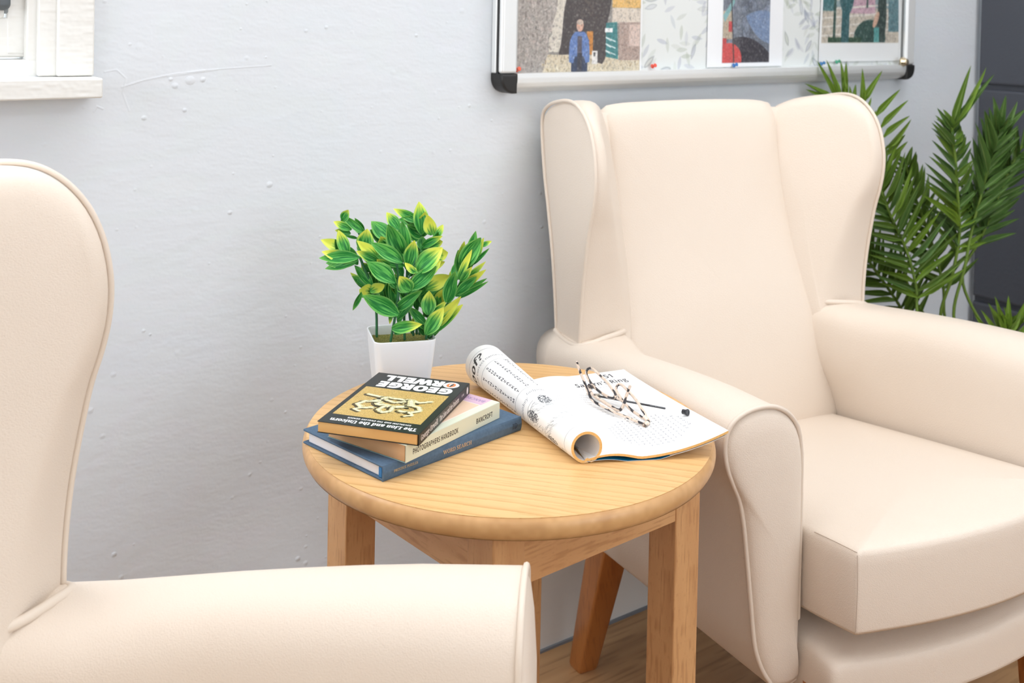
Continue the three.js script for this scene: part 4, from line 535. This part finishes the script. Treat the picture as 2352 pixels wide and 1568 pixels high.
// ------------------------------------------------------------------ reading glasses folded on the page
{
  const HR = onY(1486, 972, TOP + 0.014), HL = onY(1352, 892, TOP + 0.014), mid = HR.clone().lerp(HL, 0.5);
  const g = thing('reading_glasses', 'folded tortoiseshell reading glasses lying on the magazine', 'glasses', [mid.x, pageY(mid.x, mid.z), mid.z], 0);
  g.position.y += 0.001; const base = g.position.clone(); const rel = p => p.clone().sub(base);
  const along = HR.clone().sub(HL).normalize(), away = V(along.z, 0, -along.x); if (away.dot(FW) < 0) away.negate();
  const lean = 38 * Math.PI / 180, upv = V(0, Math.cos(lean), 0).addScaledVector(away, Math.sin(lean)), nrm = along.clone().cross(upv).normalize();
  const C = (x, y) => [1300 + x / 8.709, 820 + y / 8.709];
  const on = (x, y) => rel(onPlane(...C(x, y), HL.clone().lerp(HR, 0.5).add(V(0, -0.004, 0)), nrm));
  const tort = dataTex(256, 64, (u, v) => { const n = vnoise(u * 22, v * 3, 22, 3), k = vnoise(u * 60 + 9, v * 9, 60, 9); return (n > 0.63 || (n > 0.55 && k > 0.62)) ? [38, 34, 40] : mix3([214, 190, 168], [236, 216, 200], k).map(Math.round); }, true);
  const tm = phys({ map: tort, roughness: 0.18, clearcoat: 0.6 });
  const tube = (pts, r, seg, closed, rep = 1) => { const t = tubeGeo(pts, r, seg, 10, closed); const uv = t.attributes.uv; for (let i = 0; i < uv.count; i++) uv.setXY(i, uv.getX(i) * rep, uv.getY(i)); return t; };
  const lensA = [[405, 290], [440, 232], [510, 222], [600, 290], [700, 385], [820, 500], [930, 650], [990, 760], [960, 815], [860, 800], [740, 735], [610, 640], [500, 520], [430, 400]];
  const lensB = [[1000, 640], [1030, 560], [1090, 545], [1190, 625], [1300, 740], [1420, 880], [1530, 1060], [1590, 1170], [1560, 1215], [1450, 1160], [1330, 1075], [1220, 975], [1110, 840], [1030, 720]];
  for (const L of [lensA, lensB]) { const pts = L.map(p => on(...p)); const rimM = part('lens_rim', tube(pts, 0.002, 90, true, 0.8), tm, g);
    const c = pts.reduce((a, p) => a.add(p), V()).multiplyScalar(1 / pts.length); const curve = new THREE.CatmullRomCurve3(pts, true, 'centripetal').getPoints(50); const rows = [curve.map(p => p.clone()), curve.map(p => p.clone().lerp(c, 0.5).addScaledVector(nrm, 0.0008)), curve.map(() => c.clone().addScaledVector(nrm, 0.001))]; part('lens', gridGeo(rows), phys({ transmission: 1, thickness: 0, roughness: 0, side: THREE.DoubleSide, specularIntensity: 0.5 }), g); }
  part('bridge', tube([on(975, 765), on(1000, 800), on(1060, 835), on(1100, 850), on(1075, 790), on(1040, 730)].slice(0, 4), 0.002, 20, false, 0.3), tm, g);
  for (const [a, b2] of [[[985, 730], [1000, 660]], [[1060, 830], [1120, 880]]]) part('nose_pad', tube([on(...a), on(...b2)], 0.0016, 6, false, 0.1), tm, g);
  part('hinge_block', tube([on(1570, 1190), rel(onY(...C(1640, 1290), base.y + 0.006)), rel(onY(...C(1560, 1360), base.y + 0.004))], 0.0032, 12, false, 0.25), tm, g);
  part('hinge_block', tube([on(520, 600), rel(onY(...C(470, 590), base.y + 0.012)), rel(onY(...C(440, 560), base.y + 0.014))], 0.0032, 12, false, 0.25), std({ color: 0x39343a, roughness: 0.3 }), g);
  const bent = (L, rep) => L.map(([x, y, h]) => rel(onY(...C(x, y), base.y + h)));
  part('temple', cable(bent([[1560, 1345, 0.004], [1250, 1215, 0.004], [900, 1070, 0.004], [640, 935, 0.0045], [520, 850, 0.007], [440, 690, 0.016], [360, 480, 0.029], [280, 290, 0.041], [215, 105, 0.052]]), 0.0019, 90, 10), tm, g);
  part('temple', cable(bent([[450, 600, 0.013], [530, 745, 0.010], [700, 860, 0.008], [900, 985, 0.007], [1020, 1050, 0.007], [1090, 1050, 0.009], [1150, 960, 0.016], [1200, 800, 0.026], [1280, 585, 0.040]]), 0.0022, 90, 10), tm, g);
}
// ------------------------------------------------------------------ clear ballpoint pen under the glasses
{
  const A = onY(1578, 968.5, TOP + 0.013), B = onY(1347, 903, TOP + 0.011); A.y = pageY(A.x, A.z) + 0.0048; B.y = pageY(B.x, B.z) + 0.0048; for (let i = 1; i < 8; i++) { const p = A.clone().lerp(B, i / 8), need = pageY(p.x, p.z) + 0.0046; if (need > p.y) { A.y += need - p.y; B.y += need - p.y; } }
  const p = thing('ballpoint_pen', 'clear plastic ballpoint pen with a black end plug on the magazine', 'pen', [B.x, B.y, B.z]); const d = A.clone().sub(B), L = d.length(); p.quaternion.setFromUnitVectors(V(0, 1, 0), d.clone().normalize());
  const clear = phys({ transmission: 1, thickness: 0, roughness: 0.04, specularIntensity: 0.7 }), blk = std({ color: 0x24262c, roughness: 0.25 });
  part('barrel', new THREE.CylinderGeometry(0.0041, 0.0041, L - 0.026, 6, 1, true).translate(0, (L - 0.026) / 2 + 0.02, 0), clear, p);
  part('ink_tube', new THREE.CylinderGeometry(0.0014, 0.0014, L * 0.72, 10).translate(0, L * 0.36 + 0.012, 0), blk, p);
  part('tip', new THREE.CylinderGeometry(0.0036, 0.0008, 0.022, 12).translate(0, 0.011, 0), std({ color: 0xd8cfc0, metalness: 0.8, roughness: 0.3 }), p);
  part('end_plug', new THREE.LatheGeometry([[0, -0.007], [0.0033, -0.007], [0.0034, -0.001], [0.0044, -0.0005], [0.0044, 0.001], [0.004, 0.0014], [0.003, 0.0008], [0, 0.0006]].map(q => new THREE.Vector2(...q)), 20).translate(0, L, 0), blk, p);
}
// ------------------------------------------------------------------ small artificial plant in a white square pot
const depthOf = p => p.clone().sub(EYE).dot(FW);
function leafGeo(bend, fold, blunt) {        // unit leaf along +x, face towards +z
  const rows = [], n = 10, m = 4; for (let i = 0; i <= n; i++) { const x = i / n, wv = Math.pow(Math.sin(Math.PI * Math.pow(Math.min(1, x * 0.97 + 0.02), blunt)), 0.85) * 0.5 + 0.02 * (1 - x), r = []; for (let j = 0; j <= m; j++) { const v = j / m * 2 - 1; r.push(V(x, v * wv, bend * (x * x - 0.2 * x) + fold * Math.abs(v) * wv + 0.03 * Math.sin(x * 7 + v))); } rows.push(r); }
  return gridGeo(rows, (i, j) => [i / n, j / m]);
}
const leafTex = (tip, base, seed) => canvasTex(256, 128, (g, w, h) => { const im = g.createImageData(w, h); for (let y = 0; y < h; y++) for (let x = 0; x < w; x++) {
  const u = x / w, v = y / h * 2 - 1, vein = vnoise(u * 3 + seed, v * 9 + 20) * 0.6 + 0.4 * vnoise(u * 5, v * 24 + 50 + seed); const st = smooth(0.35, 0.7, vein); let c = mix3([28, 116, 46], [100, 184, 84], st); c = mix3(c, [24, 96, 58], Math.max(0, 0.3 - Math.abs(v)) * 0.9);
  const edge = Math.max(0, Math.abs(v) - 0.74) / 0.26; const tp = smooth(base, base + 0.5, u + 0.25 * (vnoise(v * 7 + seed, u * 4) - 0.5) + 0.12 * Math.abs(v)) * tip; c = mix3(c, [224, 232, 92], Math.min(1, tp)); c = mix3(c, [186, 224, 128], edge * 0.6);
  const i = (y * w + x) * 4; im.data[i] = c[0]; im.data[i + 1] = c[1]; im.data[i + 2] = c[2]; im.data[i + 3] = 255; } g.putImageData(im, 0, 0); });
{
  const PH = 0.087, ang = -21.2 * Math.PI / 180, PC = V(0.8245, TOP, 0.2660);
  const pl = thing('potted_plant', 'small artificial green and yellow plant in a white square pot', 'plant', [PC.x, TOP, PC.z], 0);
  const ringSq = (half, y, r) => { const o = []; for (let k = 0; k < 4; k++) for (let i = 0; i <= 6; i++) { const a = k * Math.PI / 2 + i / 6 * Math.PI / 2, cx = [1, -1, -1, 1][k] * (half - r), cz = [1, 1, -1, -1][k] * (half - r); o.push(V(cx + r * Math.cos(a), y, cz + r * Math.sin(a)).applyAxisAngle(V(0, 1, 0), ang)); } return o; };
  const halfAt = t => 0.0445 * (0.79 + 0.21 * Math.pow(t, 0.8)); const rows = [ringSq(0.001, 0.001, 0.0005), ringSq(halfAt(0) - 0.003, 0.0005, 0.01), ringSq(halfAt(0), 0.004, 0.012)]; for (let i = 1; i <= 10; i++) rows.push(ringSq(halfAt(i / 10), lerp(0.004, PH - 0.0012, i / 10), 0.012)); rows.push(ringSq(0.0441, PH - 0.0003, 0.0115), ringSq(0.0432, PH, 0.011), ringSq(0.0424, PH - 0.0008, 0.0105)); for (let i = 1; i <= 6; i++) rows.push(ringSq(halfAt(1 - i / 20) - 0.0022, PH - 0.0012 - i * 0.004, 0.010));
  part('pot', flip(gridGeo(rows, null, true)), phys({ color: 0xf3f5f7, roughness: 0.28, clearcoat: 0.3 }), pl).userData.label = 'glossy white tapered square pot';
  const soil = []; const rs = rng(3); for (let k = 0; k <= 12; k++) soil.push(ringSq(Math.max(0.0006, 0.0415 * k / 12), PH - 0.0135, Math.max(0.0003, 0.011 * k / 12)).map(p => V(p.x, p.y + (rs() - 0.5) * 0.0018 + 0.003 * (1 - k / 12), p.z)));
  const sandM = std({ map: dataTex(256, 256, (u, v) => { const n = vnoise(u * 120, v * 120, 120, 120); return mix3([92, 96, 36], [186, 178, 96], n).map(Math.round); }, true, 12, 12), roughness: 1, bumpMap: dataTex(128, 128, (u, v) => vnoise(u * 60, v * 60, 60, 60), false, 24, 24), bumpScale: 0.002 });
  part('granule_filling', flip(gridGeo(soil, (i, j, p) => [p.x, p.z], true)), sandM, pl).userData.kind = 'stuff';
  const d0 = depthOf(V(PC.x, TOP + 0.16, PC.z)), K = (x, y) => [680 + x / 3.266, 420 + y / 3.266], base = V(PC.x, TOP, PC.z);
  const P = (x, y, dz) => atDepth(...K(x, y), d0 + dz).sub(base);
  const stemM = std({ color: 0x2f6f45, roughness: 0.6 });
  const stems = [[[605, 1150, 0.005], [600, 950, 0.004], [560, 760, 0], [500, 610, -0.004], [480, 560, -0.002]], [[600, 960, 0.004], [590, 700, 0.012], [520, 480, 0.02], [470, 380, 0.022]], [[710, 1185, -0.022], [745, 990, -0.026], [770, 810, -0.028], [760, 640, -0.026], [720, 500, -0.024]], [[770, 830, -0.028], [850, 700, -0.034], [900, 560, -0.036]], [[815, 1172, -0.006], [812, 1000, -0.004], [830, 760, 0], [830, 560, 0.002], [790, 400, 0]], [[880, 1138, 0.014], [850, 960, 0.014], [890, 700, 0.014], [930, 450, 0.012], [940, 330, 0.01]], [[905, 1128, 0.022], [906, 980, 0.024], [960, 720, 0.024], [1040, 480, 0.022]], [[975, 1165, -0.012], [1000, 960, -0.012], [1030, 860, -0.01]], [[1005, 1160, -0.006], [1090, 990, -0.006], [1200, 810, -0.008], [1290, 620, -0.008], [1370, 430, -0.008]], [[925, 1130, 0.016], [955, 1010, 0.014], [985, 850, 0.01]]];
  for (const s of stems) { const pts = s.map(q => P(...q)); part('stem', cable(pts, s[0][1] > 1100 ? 0.0019 : 0.0012, 24, 7), stemM, pl); }
  // leaves as [base x, base y, tip x, tip y, width, kind, depth]; kind: 0 green, 1 yellow tip, 2 mostly yellow
  const LV = [[450, 560, 175, 570, 80, 0, -0.02], [430, 580, 195, 515, 78, 1, -0.01], [365, 500, 195, 430, 74, 2, 0], [385, 520, 320, 355, 78, 1, -0.014], [455, 600, 370, 465, 66, 0, 0.004], [500, 365, 345, 245, 50, 0, 0.012], [355, 275, 397, 198, 60, 1, 0.016], [405, 345, 280, 290, 52, 1, 0.016], [500, 370, 438, 262, 46, 0, 0.02], [455, 415, 360, 395, 20, 0, 0.022], [515, 500, 530, 350, 112, 1, -0.01], [600, 560, 455, 440, 72, 2, -0.02], [612, 582, 450, 510, 62, 1, -0.024], [565, 770, 440, 615, 62, 0, -0.004], [512, 772, 410, 678, 42, 1, 0.004], [560, 815, 478, 795, 84, 2, -0.008], [490, 826, 425, 958, 34, 0, 0.0], [565, 815, 662, 775, 74, 2, -0.014], [745, 972, 500, 845, 108, 0, -0.036], [725, 735, 535, 590, 108, 0, -0.04], [690, 650, 600, 572, 74, 1, -0.024], [775, 582, 553, 450, 88, 0, -0.032], [700, 430, 565, 280, 100, 0, -0.012], [785, 510, 690, 300, 112, 0, -0.02], [765, 340, 680, 224, 72, 1, -0.006], [830, 560, 790, 288, 104, 0, -0.012], [905, 285, 733, 198, 62, 1, 0.004], [920, 305, 785, 262, 62, 0, 0.012], [940, 365, 925, 140, 98, 1, 0.0], [1020, 375, 985, 232, 84, 2, -0.006], [940, 390, 820, 318, 92, 0, 0.014], [1040, 430, 1102, 310, 54, 1, 0.012], [960, 475, 1108, 400, 54, 1, 0.004], [1015, 475, 1105, 440, 72, 1, 0.012], [660, 490, 638, 405, 84, 1, -0.012], [640, 570, 705, 450, 84, 0, 0.0], [850, 605, 890, 425, 92, 1, -0.03], [930, 655, 1088, 482, 132, 1, -0.036], [1060, 550, 1143, 525, 82, 2, 0.006], [1010, 645, 1122, 590, 54, 2, 0.002], [870, 785, 1052, 625, 96, 0, -0.044], [855, 795, 775, 690, 98, 1, -0.046], [890, 672, 815, 598, 44, 2, -0.044], [905, 672, 845, 645, 44, 2, -0.044], [765, 940, 955, 800, 66, 0, -0.024], [985, 785, 1147, 695, 94, 2, -0.006], [775, 1005, 900, 830, 66, 0, -0.02], [990, 975, 998, 815, 94, 1, -0.024], [965, 1045, 848, 930, 62, 0, -0.02], [985, 1120, 1103, 935, 94, 1, -0.03], [1010, 1015, 1128, 888, 54, 1, -0.022], [1035, 1085, 1240, 850, 72, 2, -0.012], [1020, 1125, 1247, 910, 72, 1, -0.016], [740, 1092, 952, 1060, 74, 1, -0.036], [1140, 875, 1200, 655, 88, 0, -0.018], [1195, 730, 1195, 600, 62, 0, -0.004], [1230, 650, 1272, 430, 64, 1, 0.0], [1255, 610, 1392, 405, 112, 0, -0.014], [1290, 575, 1350, 360, 62, 0, 0.006], [1325, 595, 1412, 410, 58, 1, 0.004], [1335, 605, 1452, 490, 28, 0, -0.004], [1390, 475, 1467, 435, 32, 1, 0.004], [1230, 705, 1325, 500, 48, 2, -0.022], [1240, 725, 1322, 620, 44, 1, -0.02], [1220, 775, 1422, 590, 44, 1, -0.01], [1230, 795, 1432, 645, 54, 2, -0.004], [1222, 820, 1358, 705, 62, 0, -0.016], [1232, 835, 1432, 715, 34, 0, 0.002], [1235, 855, 1444, 740, 32, 0, -0.008], [1060, 915, 1128, 780, 74, 2, 0.004], [1000, 945, 1100, 790, 74, 0, -0.004], [735, 885, 722, 640, 62, 0, -0.01], [600, 750, 612, 580, 66, 0, 0.008], [650, 770, 640, 600, 64, 0, 0.0], [545, 660, 488, 600, 54, 1, 0.002], [770, 785, 688, 690, 74, 0, -0.02], [790, 705, 728, 580, 64, 0, -0.006], [900, 770, 962, 640, 74, 0, 0.0], [700, 860, 690, 720, 54, 0, 0.004], [860, 690, 872, 560, 64, 0, 0.006], [1000, 610, 1030, 480, 64, 0, 0.01], [755, 570, 738, 470, 60, 2, 0.004], [940, 490, 950, 400, 66, 0, 0.002], [580, 710, 560, 600, 56, 0, 0.014], [905, 930, 900, 760, 56, 0, 0.01], [840, 905, 872, 760, 60, 0, 0.004], [960, 910, 960, 780, 60, 0, 0.006], [1040, 970, 1062, 840, 64, 0, -0.002], [722, 960, 700, 1062, 28, 1, -0.02], [880, 600, 930, 500, 74, 0, 0.0], [700, 600, 720, 500, 72, 0, 0.01], [820, 850, 790, 720, 62, 0, 0.012], [960, 1130, 905, 1040, 40, 0, 0.012], [870, 1120, 880, 1000, 34, 1, 0.016], [640, 900, 620, 760, 50, 0, 0.012], [930, 820, 1010, 700, 70, 0, 0.008]];
  { const q = rng(8), n0 = LV.length; for (let i = 0; i < n0; i++) { const L = LV[i]; if (L[4] < 50 || i % 5 === 4) continue; const c = Math.cos(0.22 * (q() < 0.5 ? 1 : -1)), dx = L[2] - L[0], dy = L[3] - L[1], sg = Math.sqrt(1 - c * c) * (q() < 0.5 ? 1 : -1), ox = L[0] + (q() - 0.5) * 36, oy = L[1] + 14 + q() * 26, k = 0.82; LV.push([ox, oy, ox + (dx * c - dy * sg) * k, oy + (dx * sg + dy * c) * k, L[4] * 0.9, q() < 0.65 ? 0 : 1, L[6] + 0.016]); } }
  const geos = [leafGeo(0.10, 0.28, 0.86), leafGeo(-0.12, 0.24, 0.95), leafGeo(0.18, 0.34, 0.8)];
  const mk = (tip, b, s) => { const t = leafTex(tip, b, s); return phys({ map: t, roughness: 0.42, transmission: 0.0, side: THREE.DoubleSide, specularIntensity: 0.5 }); };
  const mats = [[mk(0.35, 0.7, 2), mk(0.2, 0.75, 8)], [mk(1, 0.5, 4), mk(1, 0.42, 11)], [mk(1, 0.15, 6), mk(1, 0.05, 14)]];
  const r = rng(42), lit = FW.clone().negate();
  LV.forEach(([bx, by, tx, ty, w, kind, dz], i) => {
    bx += (bx - tx) * 0.1; by += (by - ty) * 0.1; const tilt = (r() - 0.5) * 0.03, a = P(bx, by, dz), b = P(tx, ty, dz + tilt), x = b.clone().sub(a), len = x.length(); x.normalize();
    let n = lit.clone().add(V(0, 0.45, 0)).addScaledVector(V(r() - 0.5, r() - 0.5, r() - 0.5), 0.55); n.addScaledVector(x, -n.dot(x)).normalize(); const y = n.clone().cross(x);
    const m = part('leaf', geos[i % 3], mats[kind][i % 2], pl); m.position.copy(a); m.quaternion.setFromRotationMatrix(new THREE.Matrix4().makeBasis(x, y, n)); const wm = w / 3.266 / FOC * (d0 + dz) * 1.2; m.scale.set(len, wm, Math.min(len, wm * 2));
  });
}

// ------------------------------------------------------------------ artificial palm behind the armchair
{
  const pc = V(2.36, 0, 0.46);
  const palm = thing('artificial_palm', 'tall artificial palm with feathery fronds behind the armchair', 'plant', [pc.x, 0, pc.z], 0);
  const K = (x, y) => [1820 + x / 2.306, 120 + y / 2.306], P = (x, y, d) => atDepth(...K(x, y), d).sub(pc);
  const planter = new THREE.LatheGeometry([[0, 0.004], [0.10, 0.004], [0.105, 0.008], [0.13, 0.26], [0.133, 0.275], [0.127, 0.276], [0.124, 0.25], [0, 0.25]].map(q => new THREE.Vector2(...q)), 40); part('planter', planter, std({ color: 0x3a3a3c, roughness: 0.6 }), palm);
  const bladeGeo = (droop) => { const rows = [], n = 9; for (let i = 0; i <= n; i++) { const x = i / n, w = (x < 0.25 ? lerp(0.28, 1, x / 0.25) : Math.pow(1 - (x - 0.25) / 0.75, 0.72)) * 0.5 + 0.004, z = -droop * x * x; rows.push([V(x, -w, z + w * 0.55), V(x, -w * 0.5, z + w * 0.22), V(x, 0, z), V(x, w * 0.5, z + w * 0.22), V(x, w, z + w * 0.55)]); } return gridGeo(rows, (i, j) => [i / n, j / 4]); };
  const geos = [bladeGeo(0.06), bladeGeo(0.16), bladeGeo(-0.04)];
  const palmTex = (a, b, seed) => canvasTex(256, 64, (g, w, h) => { const im = g.createImageData(w, h); for (let y = 0; y < h; y++) for (let x = 0; x < w; x++) { const u = x / w, v = y / h, n = 0.5 * vnoise(u * 3 + seed, v * 16 + seed) + 0.5 * vnoise(u * 8, v * 34); let c = mix3(a, b, n); if (Math.abs(v - 0.5) < 0.06) c = mix3(c, [128, 150, 70], 0.4); const i = (y * w + x) * 4; im.data[i] = c[0]; im.data[i + 1] = c[1]; im.data[i + 2] = c[2]; im.data[i + 3] = 255; } g.putImageData(im, 0, 0); });
  const pm = (a, b, s) => std({ map: palmTex(a, b, s), roughness: 0.5, side: THREE.DoubleSide });
  const mats = [pm([62, 92, 24], [118, 146, 58], 3), pm([54, 88, 34], [108, 138, 70], 7), pm([72, 104, 22], [136, 164, 60], 12)], stemM = std({ color: 0x5f7a22, roughness: 0.6 });
  const r = rng(17); let count = 0;
  const blade = (fr, bx, by, tx, ty, d, w, dTip = 0, mi) => { const a = P(bx, by, d), b = P(tx, ty, d + dTip), x = b.clone().sub(a), len = x.length(); x.normalize(); let n = FW.clone().negate().add(V(0, 0.5, 0)).addScaledVector(V(r() - 0.5, r() - 0.5, r() - 0.5), 0.9); n.addScaledVector(x, -n.dot(x)).normalize(); const y = n.clone().cross(x);
    const m = part('leaflet', geos[Math.floor(r() * 3)], mats[mi ?? Math.floor(r() * 3)], fr); m.position.copy(a); m.quaternion.setFromRotationMatrix(new THREE.Matrix4().makeBasis(x, y, n)); const wm = w / 2.306 / FOC * d; m.scale.set(len, wm, Math.min(len, 3 * wm)); count++; };
  function frond(pts, d0, d1, t0, n, left, right, opt = {}) {       // left/right: [length, degrees off the tangent]
    const all = pts.map((p, i) => P(p[0], p[1], lerp(d0, d1, i / (pts.length - 1)))); const root = V((r() - 0.5) * 0.08, 0.25, (r() - 0.5) * 0.08);
    const low = all[0].clone().lerp(root, 0.5); const fr = part('frond', cable([root, low, ...all], 0.0034, 50, 7), stemM, palm);
    const c2 = new THREE.CatmullRomCurve3(pts.map(p => V(p[0], p[1], 0)));
    for (let i = 0; i < n; i++) { const t = lerp(t0, 0.985, i / (n - 1)), p = c2.getPoint(t), tg = c2.getTangent(t), base = Math.atan2(tg.y, tg.x), k = 1 - 0.5 * Math.pow(i / (n - 1), 2.2), d = lerp(d0, d1, t);
      for (const [s, L] of [[-1, left], [1, right]]) { if (!L) continue; const off = lerp(L[1], L[1] * 0.55, i / (n - 1)) + (r() - 0.5) * 9, a = base + s * off * Math.PI / 180, len = L[0] * k * (0.86 + r() * 0.26); blade(fr, p.x, p.y, p.x + Math.cos(a) * len, p.y + Math.sin(a) * len, d + (r() - 0.5) * 0.02, opt.w || 36, (r() - 0.3) * 0.09, opt.mi); } }
    for (const q of opt.tips || []) blade(fr, pts[pts.length - 1][0], pts[pts.length - 1][1], q[0], q[1], d1, (opt.w || 36) * 1.15, 0.01, opt.mi);
    return fr;
  }
  frond([[675, 1440], [655, 1240], [600, 1040], [530, 890], [470, 740], [440, 640]], 2.34, 2.44, 0.14, 22, [240, 62], [330, 66]);
  frond([[790, 1440], [848, 1180], [885, 960], [878, 800], [862, 560], [845, 400]], 2.40, 2.38, 0.30, 21, [255, 52], [165, 58], { tips: [[945, 66], [1032, 78], [1072, 110], [800, 300]] });
  frond([[860, 1440], [915, 1130], [955, 920], [1015, 700], [1060, 520], [1085, 430]], 2.38, 2.44, 0.40, 18, [270, 34], [250, 42], { mi: 1, w: 40, tips: [[1065, 232], [1130, 228], [1188, 258], [1235, 300]] });
  frond([[900, 1200], [1000, 980], [1090, 760], [1180, 560], [1290, 380]], 2.46, 2.5, 0.2, 15, [210, 36], [200, 44], { mi: 1, w: 40 });
  frond([[640, 1470], [560, 1330], [450, 1170], [360, 1040], [280, 900]], 2.44, 2.52, 0.05, 18, [260, 66], [250, 60], { mi: 0 });
  const top = frond([[640, 1300], [560, 1000], [440, 640], [340, 400], [270, 270]], 2.46, 2.5, 0.7, 6, [170, 60], [190, 56], { mi: 2 });
  for (const [x, y] of [[125, 42], [175, 38], [250, 38], [286, 46], [62, 168], [68, 196]]) blade(top, 250 + (x - 190) * 0.25, 262, x, y, 2.5, 34, 0, 2);
  for (const q of [[362, 300, 372, 84], [372, 270, 476, 94], [440, 340, 572, 194], [470, 402, 616, 254], [485, 452, 622, 330], [495, 505, 628, 352], [500, 545, 600, 432], [505, 590, 612, 470]]) blade(top, ...q, 2.46, 36, 0, 2);
  const low = frond([[1000, 1700], [1080, 1600], [1130, 1500], [1150, 1440]], 2.34, 2.32, 0.6, 4, [150, 40], [150, 40], { mi: 2 });
  for (const q of [[1110, 1510, 1075, 1290], [1140, 1480, 1146, 1288], [1095, 1520, 1042, 1325], [1080, 1530, 1008, 1362], [1070, 1540, 962, 1388], [1150, 1490, 1240, 1305], [1155, 1500, 1250, 1362], [1160, 1510, 1260, 1410]]) blade(low, ...q, 2.32, 40, 0.01, 2);
  const mid = frond([[820, 1440], [800, 1250], [760, 1080], [700, 900], [640, 740], [600, 600]], 2.48, 2.5, 0.2, 18, [200, 55], [220, 55], { mi: 0 });
}
scene.traverse(o => { if (o.isMesh) { o.castShadow = true; o.receiveShadow = true; } });
renderer.render(scene, camera);
